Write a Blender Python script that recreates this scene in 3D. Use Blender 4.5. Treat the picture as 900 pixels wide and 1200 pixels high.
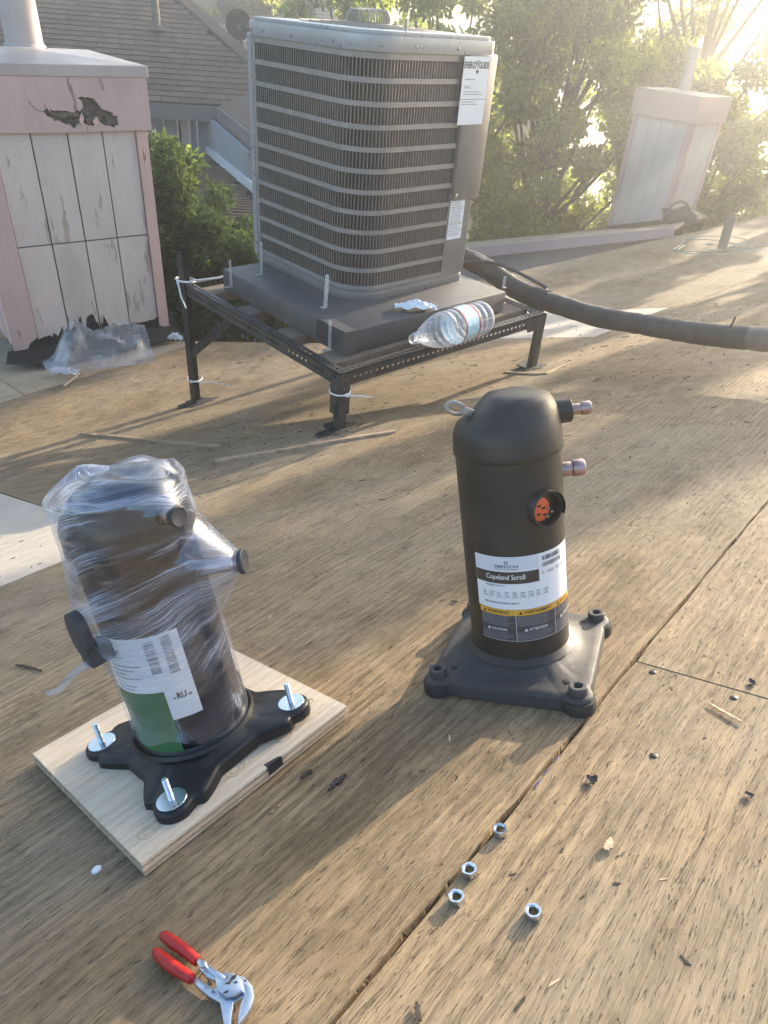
import bpy, bmesh, math, random
import numpy as np
from mathutils import Vector, Matrix
from mathutils.geometry import tessellate_polygon

random.seed(7); rng = np.random.default_rng(7)
SC = bpy.context.scene
COL = SC.collection
for o in list(bpy.data.objects): bpy.data.objects.remove(o)

# ------------------------------------------------------------------ camera
CAMH = 6.5                                  # camera height over the yard
G0 = Vector((0, 0, CAMH))
F = 822.0                                   # focal length in photo pixels (900 x 1200)
MW = np.array([[0.99631251, 0.08579844, 0.0],
               [0.05011667, -0.58196706, 0.8116666],
               [0.06963973, -0.80867359, -0.58412099]])   # camera (x right, y down, z forward) -> world
cam = bpy.data.cameras.new('camera'); camo = bpy.data.objects.new('camera', cam); COL.objects.link(camo)
cam.sensor_fit = 'VERTICAL'; cam.sensor_height = 36.0; cam.lens = F / 1200.0 * 36.0
cam.clip_start = 0.02; cam.clip_end = 6000
r_, d_, f_ = MW[:, 0], MW[:, 1], MW[:, 2]
camo.matrix_world = Matrix(((r_[0], -d_[0], -f_[0], 0), (r_[1], -d_[1], -f_[1], 0), (r_[2], -d_[2], -f_[2], CAMH), (0, 0, 0, 1)))
SC.camera = camo

# ------------------------------------------------------------------ world, sun, exposure
SUN_AZ, SUN_EL = 40.5, 13.5                 # degrees right of the view axis, degrees up
w = bpy.data.worlds.new('World'); SC.world = w; w.use_nodes = True
nt = w.node_tree; bg = nt.nodes['Background']
sky = nt.nodes.new('ShaderNodeTexSky'); sky.sky_type = 'NISHITA'; sky.sun_disc = False
sky.sun_elevation = math.radians(SUN_EL); sky.sun_rotation = math.radians(SUN_AZ)
sky.air_density = 1.0; sky.dust_density = 2.5; sky.ozone_density = 1.5
nt.links.new(sky.outputs[0], bg.inputs[0]); bg.inputs[1].default_value = 0.15
sun = bpy.data.lights.new('sun', 'SUN'); sun.energy = 5.0; sun.angle = math.radians(0.53); sun.color = (1.0, 0.86, 0.66)
suno = bpy.data.objects.new('sun', sun); COL.objects.link(suno)
a_, e_ = math.radians(SUN_AZ), math.radians(SUN_EL)
SUNV = Vector((math.sin(a_) * math.cos(e_), math.cos(a_) * math.cos(e_), math.sin(e_)))
suno.rotation_euler = SUNV.to_track_quat('Z', 'Y').to_euler(); suno.location = (20, 20, 30)
SC.view_settings.view_transform = 'Standard'; SC.view_settings.look = 'None'
SC.view_settings.exposure = 1.88; SC.view_settings.gamma = 1.0
SC.cycles.max_bounces = 8; SC.cycles.transparent_max_bounces = 16; SC.cycles.use_denoising = True
SC.cycles.sample_clamp_indirect = 6

# ------------------------------------------------------------------ measuring helpers
def V3(a): return Vector((float(a[0]), float(a[1]), float(a[2])))
def ray(px, py): return MW @ np.array([px - 450.0, py - 600.0, F])
NRM = np.array([-0.20445411, 0.24622724, 0.94740206]); NRM /= np.linalg.norm(NRM)   # roof normal
HS = 0.70399                                 # camera to roof, square distance
E1 = np.array([.618, .783, -.07]); E1 -= E1.dot(NRM) * NRM; E1 /= np.linalg.norm(E1)   # along the plywood grain
E2 = np.cross(NRM, E1)
def on_plane(px, py, h=0.0):                 # point h above the tilted roof, camera at origin
    r = ray(px, py); return r * (-(HS - h) / (r @ NRM))
OR = on_plane(650, 886)                      # origin of the plywood layout: on the long open joint
def uv_of(p): q = p - OR; return float(q @ E1), float(q @ E2)
GR = np.array([-.636, .772, 0.0])
def delta(p, k=.31, t0=3.2, wd=.6):          # the roof flattens out past the equipment stand
    t = p @ GR - t0
    return 0.0 if t < 0 else (k * t * t / (2 * wd) if t < wd else k * (t - wd / 2))
def surf(u, v, h=0.0):                       # world point on the roof
    p = OR + u * E1 + v * E2
    return V3(p + (delta(p) + h) * NRM) + G0
def hit(px, py, h=0.0):                      # where a sight line meets the bent roof
    r = ray(px, py); r = r / np.linalg.norm(r); s = .3
    fn = lambda s: (r * s) @ NRM + HS - h - delta(r * s)
    while fn(s) > 0 and s < 60: s += .05
    a, b = s - .05, s
    for _ in range(25):
        m = (a + b) / 2
        if fn(m) > 0: a = m
        else: b = m
    return V3(r * b) + G0
def at_z(px, py, z):                         # sight line at world height z (relative to camera)
    r = ray(px, py); return V3(r * (z / r[2])) + G0
def at_y(px, py, y):
    r = ray(px, py); return V3(r * (y / r[1])) + G0
def at_d(px, py, d):
    r = ray(px, py); return V3(r / np.linalg.norm(r) * d) + G0
def in_plane(px, py, p0, nrm):               # sight line meets plane
    r = V3(ray(px, py)); n = Vector(nrm); return r * (((p0 - G0) @ n) / (r @ n)) + G0
RN, RE1, RE2 = V3(NRM), V3(E1), V3(E2)
def frame(loc, x, z):                        # 4x4 from an origin, x axis hint and z axis
    z = Vector(z).normalized(); x = Vector(x); x = (x - x.dot(z) * z).normalized(); y = z.cross(x)
    return Matrix(((x.x, y.x, z.x, loc[0]), (x.y, y.y, z.y, loc[1]), (x.z, y.z, z.z, loc[2]), (0, 0, 0, 1)))
def roof_frame(u, v, h=0.0, rot=0.0, ax=None):
    c, s = math.cos(rot), math.sin(rot)
    return frame(surf(u, v, h), RE1 * c + RE2 * s, ax or RN)
def az_dir(deg): return Vector((math.cos(math.radians(deg)), math.sin(math.radians(deg)), 0))
def level_frame(loc, az): return frame(loc, az_dir(az), (0, 0, 1))

# ------------------------------------------------------------------ object helpers
def tag(o, label=None, cat=None, group=None, kind=None):
    if label: o['label'] = label
    if cat: o['category'] = cat
    if group: o['group'] = group
    if kind: o['kind'] = kind
    return o
def thing(name, mw, label, cat, group=None):
    o = bpy.data.objects.new(name, None); COL.objects.link(o); o.empty_display_size = .05
    o.matrix_world = mw
    return tag(o, label, cat, group)
class MB:
    def __init__(s): s.v = []; s.f = []; s.uv = None
    def add(s, vs, fs):
        b = len(s.v); s.v += [tuple(x) for x in vs]; s.f += [tuple(i + b for i in f) for f in fs]; return s
    def box(s, c, d, R=None):
        x, y, z = d[0] / 2, d[1] / 2, d[2] / 2; c = Vector(c)
        vs = [Vector((i, j, k)) for i in (-x, x) for j in (-y, y) for k in (-z, z)]
        if R is not None: vs = [R @ q for q in vs]
        return s.add([c + q for q in vs], [(0, 1, 3, 2), (4, 6, 7, 5), (0, 4, 5, 1), (2, 3, 7, 6), (0, 2, 6, 4), (1, 5, 7, 3)])
    def box2(s, a, b): return s.box(((a[0] + b[0]) / 2, (a[1] + b[1]) / 2, (a[2] + b[2]) / 2), (b[0] - a[0], b[1] - a[1], b[2] - a[2]))
    def prism(s, poly, z0, z1, fn=None):     # closed 2-D polygon extruded
        fn = fn or (lambda x, y, z: (x, y, z)); n = len(poly)
        vs = [fn(x, y, z0) for x, y in poly] + [fn(x, y, z1) for x, y in poly]
        tri = tessellate_polygon([[Vector((x, y, 0)) for x, y in poly]])
        fs = [tuple(t) for t in tri] + [tuple(i + n for i in reversed(t)) for t in tri]
        fs += [(i, (i + 1) % n, n + (i + 1) % n, n + i) for i in range(n)]
        return s.add(vs, fs)
    def holed(s, loops, z0, z1, fn=None):    # outer loop + holes, extruded
        fn = fn or (lambda x, y, z: (x, y, z)); flat = [p for l in loops for p in l]; n = len(flat)
        tri = tessellate_polygon([[Vector((x, y, 0)) for x, y in l] for l in loops])
        vs = [fn(x, y, z0) for x, y in flat] + [fn(x, y, z1) for x, y in flat]
        fs = [tuple(t) for t in tri] + [tuple(i + n for i in reversed(t)) for t in tri]; b = 0
        for l in loops:
            m = len(l); fs += [(b + i, b + (i + 1) % m, n + b + (i + 1) % m, n + b + i) for i in range(m)]; b += m
        return s.add(vs, fs)
    def lathe(s, prof, n=32, R=None, c=(0, 0, 0), caps=True):   # prof: (r, z)
        vs = []; fs = []; c = Vector(c)
        for r, z in prof:
            for i in range(n):
                a = 2 * math.pi * i / n; q = Vector((r * math.cos(a), r * math.sin(a), z))
                vs.append(c + (R @ q if R is not None else q))
        for j in range(len(prof) - 1):
            for i in range(n): fs.append((j * n + i, j * n + (i + 1) % n, (j + 1) * n + (i + 1) % n, (j + 1) * n + i))
        if caps:
            fs.append(tuple(reversed(range(n)))); fs.append(tuple((len(prof) - 1) * n + i for i in range(n)))
        return s.add(vs, fs)
    def tube(s, pts, r, n=10, closed=False):
        pts = [Vector(p) for p in pts]; m = len(pts); vs = []; fs = []; prev = None
        for i, p in enumerate(pts):
            t = (pts[(i + 1) % m] - pts[i - 1]) if closed else (pts[min(i + 1, m - 1)] - pts[max(i - 1, 0)])
            t.normalize()
            if prev is None: prev = Vector((0, 0, 1)) if abs(t.z) < .9 else Vector((1, 0, 0))
            x = (prev - prev.dot(t) * t).normalized(); y = t.cross(x); prev = x
            rr = float(r[i]) if isinstance(r, (list, tuple)) else r
            for k in range(n):
                a = 2 * math.pi * k / n; vs.append(p + rr * (math.cos(a) * x + math.sin(a) * y))
        for i in range(m if closed else m - 1):
            j = (i + 1) % m
            for k in range(n): fs.append((i * n + k, i * n + (k + 1) % n, j * n + (k + 1) % n, j * n + k))
        if not closed: fs += [tuple(reversed(range(n))), tuple((m - 1) * n + k for k in range(n))]
        return s.add(vs, fs)
    def grid(s, fn, nu, nv, wrap=False):     # fn(i/nu, j/nv) -> point
        vs = [fn(i / nu, j / nv) for j in range(nv + 1) for i in range(nu if wrap else nu + 1)]
        W = nu if wrap else nu + 1; fs = []
        for j in range(nv):
            for i in range(nu): fs.append((j * W + i, j * W + (i + 1) % W, (j + 1) * W + (i + 1) % W, (j + 1) * W + i))
        return s.add(vs, fs)
    def sphere(s, c, r, n=10, sc=(1, 1, 1)):
        c = Vector(c); return s.grid(lambda a, b: c + Vector((r * sc[0] * math.sin(math.pi * b) * math.cos(2 * math.pi * a), r * sc[1] * math.sin(math.pi * b) * math.sin(2 * math.pi * a), -r * sc[2] * math.cos(math.pi * b))), n, max(5, n // 2), True)
    def mesh(s, name, smooth=False, bevel=0, seg=2):
        me = bpy.data.meshes.new(name); me.from_pydata(s.v, [], s.f)
        bm = bmesh.new(); bm.from_mesh(me); bmesh.ops.remove_doubles(bm, verts=bm.verts, dist=1e-6)
        bmesh.ops.recalc_face_normals(bm, faces=bm.faces)
        if bevel:
            ed = [e for e in bm.edges if len(e.link_faces) == 2 and e.calc_face_angle(0) > .6]
            bmesh.ops.bevel(bm, geom=ed, offset=bevel, segments=seg, affect='EDGES', profile=.5, clamp_overlap=True)
        bm.to_mesh(me); bm.free()
        if smooth is not False:
            me.shade_smooth()
            try: me.set_sharp_from_angle(angle=math.radians(35 if smooth is True else smooth))
            except Exception: pass
        return me
    def build(s, name, mat, parent=None, smooth=False, bevel=0, seg=2, mw=None, kind=None, label=None):
        me = s.mesh(name, smooth, bevel, seg); o = bpy.data.objects.new(name, me); COL.objects.link(o)
        if mat: me.materials.append(mat)
        if parent: o.parent = parent
        if mw is not None: o.matrix_world = mw
        if kind: o['kind'] = kind
        if label: o['label'] = label
        return o
def inst(src, parent=None, mw=None, mb=None):
    o = src.copy(); COL.objects.link(o)
    if parent: o.parent = parent
    if mb is not None: o.matrix_basis = mb
    if mw is not None: o.matrix_world = mw
    return o
def copy_tree(o, parent=None):
    c = o.copy(); COL.objects.link(c)
    if parent: c.parent = parent
    for ch in list(o.children): copy_tree(ch, c)
    return c
def sm(a, b, x):
    t = max(0.0, min(1.0, (x - a) / (b - a))); return t * t * (3 - 2 * t)

# ------------------------------------------------------------------ materials
class NT:
    def __init__(s, name):
        s.m = bpy.data.materials.new(name); s.m.use_nodes = True; s.t = s.m.node_tree
        s.p = s.t.nodes['Principled BSDF']; s.out = s.t.nodes['Material Output']
    def n(s, typ, **kw):
        o = s.t.nodes.new('ShaderNode' + typ)
        for k, v in kw.items(): setattr(o, k, v)
        return o
    def l(s, a, b): s.t.links.new(a, b)
    def put(s, sock, v):
        if isinstance(v, (int, float)): sock.default_value = v
        elif isinstance(v, tuple): sock.default_value = v if len(v) != 3 or sock.type != 'RGBA' else (*v, 1)
        else: s.l(v, sock)
    def math(s, op, a, b=0.0, clamp=False):
        o = s.n('Math', operation=op, use_clamp=clamp); s.put(o.inputs[0], a); s.put(o.inputs[1], b); return o.outputs[0]
    def mix(s, f, a, b, mode='MIX'):
        o = s.n('Mix', data_type='RGBA', blend_type=mode); s.put(o.inputs[0], f); s.put(o.inputs[6], a); s.put(o.inputs[7], b); return o.outputs[2]
    def ramp(s, f, lo, hi):
        o = s.n('MapRange', clamp=True); s.put(o.inputs[0], f); o.inputs[1].default_value = lo; o.inputs[2].default_value = hi; return o.outputs[0]
    def coord(s, kind='Object'): return s.n('TexCoord').outputs[kind]
    def mapping(s, vec, scale=(1, 1, 1), loc=(0, 0, 0), rot=(0, 0, 0)):
        o = s.n('Mapping'); s.l(vec, o.inputs[0]); o.inputs[1].default_value = loc; o.inputs[2].default_value = rot; o.inputs[3].default_value = scale; return o.outputs[0]
    def noise(s, vec, scale=5.0, detail=4.0, rough=.55, dist=0.0):
        o = s.n('TexNoise'); s.l(vec, o.inputs['Vector']); o.inputs['Scale'].default_value = scale; o.inputs['Detail'].default_value = detail
        o.inputs['Roughness'].default_value = rough; o.inputs['Distortion'].default_value = dist; return o.outputs[0]
    def bump(s, h, dist=.002, strength=1.0):
        o = s.n('Bump'); o.inputs['Distance'].default_value = dist; o.inputs['Strength'].default_value = strength; s.l(h, o.inputs['Height']); s.l(o.outputs[0], s.p.inputs['Normal']); return o.outputs[0]
    def add(s, a, b):
        o = s.n('VectorMath', operation='ADD'); s.l(a, o.inputs[0]); s.put(o.inputs[1], b); return o.outputs[0]
    def rnd(s): return s.n('ObjectInfo').outputs['Random']

def plain(name, col, rough=.5, metal=0.0, var=.12, scale=30.0, bump=0.0, coat=0.0, dirt_or_sheen=None, spec=.5, alpha=None):
    k = NT(name); c = k.coord(); nz = k.noise(c, scale, 4)
    hi = tuple(min(1, x * (1 + var)) for x in col); lo = tuple(x * (1 - var) for x in col)
    cc = k.mix(k.ramp(nz, .3, .7), lo, hi)
    if dirt_or_sheen:
        dn = k.noise(c, scale * .35, 6, .65); cc = k.mix(k.math('MULTIPLY', k.ramp(dn, .5, .72), dirt_or_sheen[1]), cc, dirt_or_sheen[0])
    k.put(k.p.inputs['Base Color'], cc); k.p.inputs['Metallic'].default_value = metal
    k.put(k.p.inputs['Roughness'], k.math('ADD', k.math('MULTIPLY', k.noise(c, scale * 1.7, 3), .25), rough - .12))
    k.p.inputs['Specular IOR Level'].default_value = spec; k.p.inputs['Coat Weight'].default_value = coat
    if bump: k.bump(nz, bump)
    return k.m

def wood_sheet(name, light, mid, dark, weather=1.0, pits=1.0):
    k = NT(name); c = k.coord(); rn = k.rnd()
    off = k.n('CombineXYZ'); k.l(k.math('MULTIPLY', rn, 37.0), off.inputs[0]); k.l(k.math('MULTIPLY', rn, 11.0), off.inputs[1])
    c = k.add(c, off.outputs[0])
    low = k.noise(k.mapping(c, (.9, 2.2, 1)), 1.6, 5, .6)                 # broad weather patches
    wob = k.n('TexNoise'); k.l(k.mapping(c, (1.0, 5, 1)), wob.inputs['Vector']); wob.inputs['Scale'].default_value = 2.2; wob.inputs['Detail'].default_value = 3
    wv = k.n('VectorMath', operation='SCALE'); k.l(wob.outputs['Color'], wv.inputs[0]); wv.inputs['Scale'].default_value = .035
    cd = k.add(c, wv.outputs[0])
    rings = k.n('TexWave', wave_type='BANDS', bands_direction='Y', wave_profile='SIN'); k.l(k.mapping(cd, (.12, 1, 1)), rings.inputs['Vector'])
    rings.inputs['Scale'].default_value = 16; rings.inputs['Distortion'].default_value = 4; rings.inputs['Detail'].default_value = 4; rings.inputs['Detail Scale'].default_value = 2.2
    ring = rings.outputs['Fac']
    fib = k.noise(k.mapping(cd, (7, 135, 1)), 1.0, 6, .66)                 # fibres along the grain
    fib2 = k.noise(k.mapping(cd, (24, 460, 1)), 1.0, 3, .65)
    chk = k.noise(k.mapping(cd, (1.7, 34, 1), (3, 1, 0)), 1.0, 5, .62)     # hairline checks follow the contours of this
    brk = k.ramp(k.noise(k.mapping(c, (4, 7, 1), (1, 5, 0)), 1.0, 5, .7), .50, .66)
    crack = k.math('MULTIPLY', k.math('SUBTRACT', 1.0, k.ramp(k.math('ABSOLUTE', k.math('SUBTRACT', chk, .5)), .0, .006)), brk)
    crack2 = k.math('MULTIPLY', k.math('SUBTRACT', 1.0, k.ramp(k.math('ABSOLUTE', k.math('SUBTRACT', k.noise(k.mapping(cd, (3.5, 85, 1), (9, 4, 0)), 1.0, 3, .6), .5)), .0, .02)), k.ramp(low, .40, .6))
    pit = k.ramp(k.noise(k.mapping(c, (30, 90, 1)), 1.0, 2, .5), .70, .76)
    blotch = k.ramp(k.noise(k.mapping(c, (2.0, 3.0, 1), (7, 2, 0)), 1.0, 8, .72), .49, .66)
    grey = k.ramp(k.noise(k.mapping(c, (.7, 1.1, 1), (2, 9, 0)), 1.0, 4, .6), .40, .62)
    patch = k.ramp(k.noise(k.mapping(c, (5.5, 9, 1), (4, 4, 0)), 1.0, 6, .68), .56, .64)
    dash = k.ramp(k.noise(k.mapping(cd, (42, 430, 1), (5, 3, 0)), 1.0, 3, .6), .60, .70)
    mott = k.noise(k.mapping(c, (11, 15, 1), (8, 1, 0)), 1.0, 7, .72)
    vo = k.n('TexVoronoi', feature='F1'); k.l(k.mapping(cd, (1.5, 3.1, .01)), vo.inputs['Vector']); vo.inputs['Scale'].default_value = 1.0
    kd = vo.outputs['Distance']; knot = k.math('SUBTRACT', 1.0, k.ramp(kd, .022, .05)); kring = k.math('MULTIPLY', k.math('SUBTRACT', 1.0, k.ramp(k.math('ABSOLUTE', k.math('SUBTRACT', kd, .062)), .0, .012)), .6)
    g = k.math('ADD', k.math('MULTIPLY', fib, .58), k.math('ADD', k.math('MULTIPLY', ring, .08), k.math('MULTIPLY', fib2, .34)))
    col = k.mix(k.ramp(g, .40, .60), dark, light)
    col = k.mix(k.math('MULTIPLY', k.ramp(low, .35, .65), .40), col, mid)
    lum = sum(mid) / 3; col = k.mix(k.math('MULTIPLY', grey, .50 * weather), col, (lum * 1.45, lum * 1.26, lum * .98))
    col = k.mix(k.math('MULTIPLY', patch, .35 * weather), col, tuple(min(.8, x * 1.12) for x in light))
    col = k.mix(k.math('MULTIPLY', k.math('MULTIPLY', blotch, k.ramp(fib, .35, .6)), .80 * weather), col, tuple(x * .62 for x in dark))
    col = k.mix(k.math('MULTIPLY', k.ramp(mott, .53, .68), .50 * weather), col, tuple(x * .75 for x in dark))
    col = k.mix(k.math('MULTIPLY', k.ramp(mott, .46, .36), .30 * weather), col, tuple(x * 1.1 for x in light))
    col = k.mix(k.math('MULTIPLY', k.math('MULTIPLY', dash, k.ramp(mott, .40, .58)), .42 * weather), col, tuple(x * .55 for x in dark))
    col = k.mix(k.math('MULTIPLY', k.math('MAXIMUM', knot, kring), .75 * pits), col, tuple(x * .45 for x in dark))
    col = k.mix(k.math('MULTIPLY', crack, .7 * weather), col, tuple(x * .22 for x in dark))
    col = k.mix(k.math('MULTIPLY', crack2, .45 * weather), col, tuple(x * .35 for x in dark))
    col = k.mix(k.math('MULTIPLY', pit, .7 * pits), col, tuple(x * .3 for x in dark))
    hv = k.n('HueSaturation'); k.l(col, hv.inputs['Color']); k.l(k.math('ADD', k.math('MULTIPLY', rn, .18), .91), hv.inputs['Value'])
    k.l(hv.outputs[0], k.p.inputs['Base Color']); k.p.inputs['Roughness'].default_value = .82; k.p.inputs['Specular IOR Level'].default_value = .25
    hgt = k.math('SUBTRACT', g, k.math('ADD', k.math('MULTIPLY', k.math('MAXIMUM', crack, dash), .7), k.math('MULTIPLY', pit, .5)))
    k.bump(hgt, .0035 * weather + .0004, .9)
    return k.m

def paint(name, col, under, peel=.66, grain=True, stain=.25):
    k = NT(name); c = k.coord(); rn = k.rnd()
    off = k.n('CombineXYZ'); k.l(k.math('MULTIPLY', rn, 17.0), off.inputs[0]); c = k.add(c, off.outputs[0])
    a = k.noise(k.mapping(c, (9, 9, 2.2)), 1.0, 6, .65); b = k.noise(k.mapping(c, (40, 40, 6)), 1.0, 4, .6)
    big = k.noise(k.mapping(c, (2.2, 2.2, 1.2)), 1.0, 5, .6)
    cc = k.mix(k.math('MULTIPLY', k.ramp(big, .45, .7), stain), col, tuple(x * .62 for x in col))
    cc = k.mix(k.math('MULTIPLY', k.ramp(b, .55, .75), .25), cc, tuple(x * .75 for x in col))
    pe = k.ramp(k.math('ADD', k.math('MULTIPLY', a, .75), k.math('MULTIPLY', b, .25)), peel, peel + .03)
    cc = k.mix(pe, cc, under)
    k.l(cc, k.p.inputs['Base Color']); k.p.inputs['Roughness'].default_value = .7; k.p.inputs['Specular IOR Level'].default_value = .3
    k.bump(k.math('ADD', k.math('SUBTRACT', k.math('MULTIPLY', b, .5), pe), k.math('MULTIPLY', a, 1.4)), .006, .8)
    return k.m

def leaf_mat(name, col, trans, var=.35):
    k = NT(name); g = k.n('NewGeometry'); h = k.n('HueSaturation'); h.inputs['Color'].default_value = (*col, 1)
    r = g.outputs['Random Per Island']
    k.l(k.math('ADD', k.math('MULTIPLY', r, var * 2), 1 - var), h.inputs['Value']); k.l(k.math('ADD', k.math('MULTIPLY', r, .05), .475), h.inputs['Hue'])
    k.l(h.outputs[0], k.p.inputs['Base Color']); k.p.inputs['Roughness'].default_value = .42; k.p.inputs['Specular IOR Level'].default_value = .4
    tr = k.n('BsdfTranslucent'); h2 = k.n('HueSaturation'); h2.inputs['Color'].default_value = (*trans, 1)
    k.l(k.math('ADD', k.math('MULTIPLY', r, var * 2), 1 - var), h2.inputs['Value']); k.l(h2.outputs[0], tr.inputs[0])
    mx = k.n('MixShader'); mx.inputs[0].default_value = .55; k.l(k.p.outputs[0], mx.inputs[1]); k.l(tr.outputs[0], mx.inputs[2]); k.l(mx.outputs[0], k.out.inputs[0])
    return k.m

def clear_plastic(name, tint, amount=.25, rough=.12, bump=.002, nscale=40):
    k = NT(name); c = k.coord(); tr = k.n('BsdfTransparent'); tr.inputs[0].default_value = (*tint, 1)
    k.p.inputs['Base Color'].default_value = (.85, .87, .9, 1); k.p.inputs['Roughness'].default_value = rough
    lw = k.n('LayerWeight'); lw.inputs[0].default_value = .35
    nz = k.noise(k.mapping(c, (nscale, nscale, nscale)), 1.0, 4, .6)
    f = k.math('ADD', k.math('MULTIPLY', lw.outputs['Facing'], .5), k.math('MULTIPLY', k.ramp(nz, .45, .75), amount), True)
    f = k.math('ADD', f, amount * .6, True)
    mx = k.n('MixShader'); k.l(f, mx.inputs[0]); k.l(tr.outputs[0], mx.inputs[1]); k.l(k.p.outputs[0], mx.inputs[2]); k.l(mx.outputs[0], k.out.inputs[0])
    k.bump(nz, bump); return k.m

M = {}
M['ply'] = wood_sheet('weathered_plywood', (.415, .302, .175), (.29, .208, .12), (.135, .092, .051))
M['ply_pale'] = wood_sheet('pale_plywood', (.60, .545, .47), (.55, .49, .41), (.40, .34, .27), .35, .4)
M['ply_tan'] = wood_sheet('tan_plywood', (.52, .42, .29), (.44, .35, .24), (.27, .20, .13), .5, .6)
M['felt'] = plain('black_felt', (.022, .02, .019), .9, var=.4, scale=60, bump=.004)
M['pad_metal'] = plain('grey_sheet_metal', (.10, .098, .10), .55, .25, .15, 12, dirt_or_sheen=((.17, .15, .13), .6))
M['ac_grey'] = plain('grey_enamel', (.23, .22, .215), .38, .35, .07, 18, dirt_or_sheen=((.16, .145, .13), .35))
M['ac_cap'] = plain('light_grey_sky_enamel', (.36, .365, .38), .3, .35, .06, 15, dirt_or_sheen=((.22, .21, .2), .35))  # lighter grey paints the sky's reflection on the top cap
M['ac_band'] = plain('grille_grey', (.30, .28, .265), .45, .3, .1, 25, dirt_or_sheen=((.14, .12, .1), .4))
M['fin'] = plain('louver_grey', (.22, .20, .185), .5, .35, .15, 30)
M['coil'] = plain('dusty_coil', (.06, .045, .034), .85, .1, .4, 50)
M['black_steel'] = plain('black_painted_steel', (.028, .028, .03), .45, .3, .25, 25, dirt_or_sheen=((.09, .08, .07), .5))
M['grey_steel'] = plain('dusty_dark_steel', (.06, .058, .056), .55, .3, .2, 25, dirt_or_sheen=((.14, .12, .1), .55))
M['timber'] = wood_sheet('grey_timber', (.30, .235, .185), (.22, .165, .125), (.12, .09, .07), .6, .5)
M['lath'] = wood_sheet('brown_lath', (.54, .38, .25), (.45, .31, .2), (.27, .17, .1), .5, .6)
M['zinc'] = plain('zinc_plate', (.62, .68, .74), .24, 1.0, .08, 80)
M['strap'] = plain('galvanised_strap', (.62, .62, .63), .42, .6, .12, 90)
M['comp_brown'] = plain('dusty_black_enamel', (.027, .023, .019), .46, .05, .25, 22, bump=.0006, dirt_or_sheen=((.085, .068, .052), .4))
M['comp_base'] = plain('dusty_cast_base', (.038, .038, .041), .66, .05, .25, 18, bump=.0015, dirt_or_sheen=((.11, .095, .08), .5))
M['comp_black'] = plain('glossy_black_enamel', (.005, .005, .007), .20, .0, .05, 6, spec=.5)
M['rubber'] = plain('black_rubber', (.02, .02, .021), .6, 0, .25, 60)
M['rubber_grey'] = plain('grey_rubber', (.055, .055, .058), .6, 0, .2, 60)
M['copper'] = plain('tarnished_copper_sky_sheen', (.42, .30, .27), .34, .9, .25, 70, dirt_or_sheen=((.45, .40, .52), .5))  # lilac patches are sky reflection painted into the copper
M['steel'] = plain('bare_steel', (.34, .32, .29), .4, .8, .2, 60)
M['label'] = plain('white_label', (.78, .79, .82), .4, 0, .02, 20)
M['label_blue'] = plain('pale_label', (.66, .68, .72), .4, 0, .03, 20)
M['ink'] = plain('black_ink', (.02, .02, .024), .45, 0, .1, 20)
M['ink_grey'] = plain('grey_ink', (.22, .22, .25), .5, 0, .1, 20)
M['ink_blue'] = plain('blue_ink', (.04, .06, .16), .45, 0, .1, 20)
M['ink_white'] = plain('white_ink', (.75, .75, .76), .45, 0, .05, 20)
M['ink_brown'] = plain('brown_ink', (.05, .042, .036), .45, 0, .1, 20)
M['yellow'] = plain('amber_label', (.72, .38, .045), .4, 0, .05, 20)
M['warn'] = plain('dark_label', (.055, .055, .058), .45, 0, .1, 20)
M['green'] = plain('green_label', (.045, .15, .055), .4, 0, .08, 20)
M['ink_pale'] = plain('pale_green_ink', (.42, .62, .42), .45, 0, .1, 20)
M['orange'] = plain('orange_plastic', (.78, .13, .035), .4, 0, .08, 50)
M['red_grip'] = plain('red_vinyl', (.40, .016, .014), .38, 0, .1, 60)
M['chrome'] = plain('satin_chrome', (.60, .64, .70), .3, 1.0, .1, 120)
M['zip'] = plain('white_nylon', (.78, .78, .78), .4, 0, .04, 40)
M['paper'] = plain('white_paper', (.75, .77, .82), .6, 0, .06, 60, bump=.001)
M['hose'] = plain('grey_foam_sleeve', (.05, .045, .042), .62, 0, .15, 25, bump=.003, dirt_or_sheen=((.15, .13, .115), .45))
M['tape'] = plain('brown_grey_tape', (.14, .112, .095), .5, 0, .15, 30)
M['wire_beige'] = plain('dusty_wire', (.42, .36, .28), .5, .3, .15, 60)
M['white_siding'] = paint('white_peeling_paint', (.61, .54, .50), (.42, .35, .30), .585, stain=.5)
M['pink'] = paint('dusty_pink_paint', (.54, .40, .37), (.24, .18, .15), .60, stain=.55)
M['pink_bright'] = paint('bright_pink_paint', (.62, .43, .39), (.24, .17, .14), .60)  # brighter pink for side planks, trims and flakes
M['far_pink'] = paint('faded_pink_paint', (.54, .37, .34), (.3, .2, .2), .75)
M['far_white'] = paint('faded_white_paint', (.56, .49, .46), (.3, .25, .22), .75)
M['cap_grey'] = plain('grey_cap_metal', (.36, .34, .325), .5, .3, .15, 6, dirt_or_sheen=((.2, .19, .18), .5))
M['cap_edge'] = plain('pink_grey_cap_edge', (.44, .37, .36), .55, .1, .1, 8)
M['flue'] = plain('pinkish_flue_pipe', (.46, .385, .36), .55, .1, .08, 6)
M['groove'] = plain('groove_grey', (.11, .095, .09), .9, 0, .3, 20)
M['rot'] = plain('rotten_wood', (.15, .12, .095), .9, 0, .5, 25, bump=.02)
M['soil'] = plain('yard_soil', (.07, .06, .04), .95, 0, .4, 1.5, bump=.05)
M['bottle'] = clear_plastic('clear_bottle_plastic', (.93, .95, .97), .16, .08, bump=.002)
M['poly'] = clear_plastic('grey_clear_sheeting', (.80, .83, .90), .30, .28, bump=.002, nscale=9)
M['poly_blue'] = clear_plastic('pale_blue_plastic', (.85, .9, .97), .7, .3, bump=.002, nscale=15)
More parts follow.
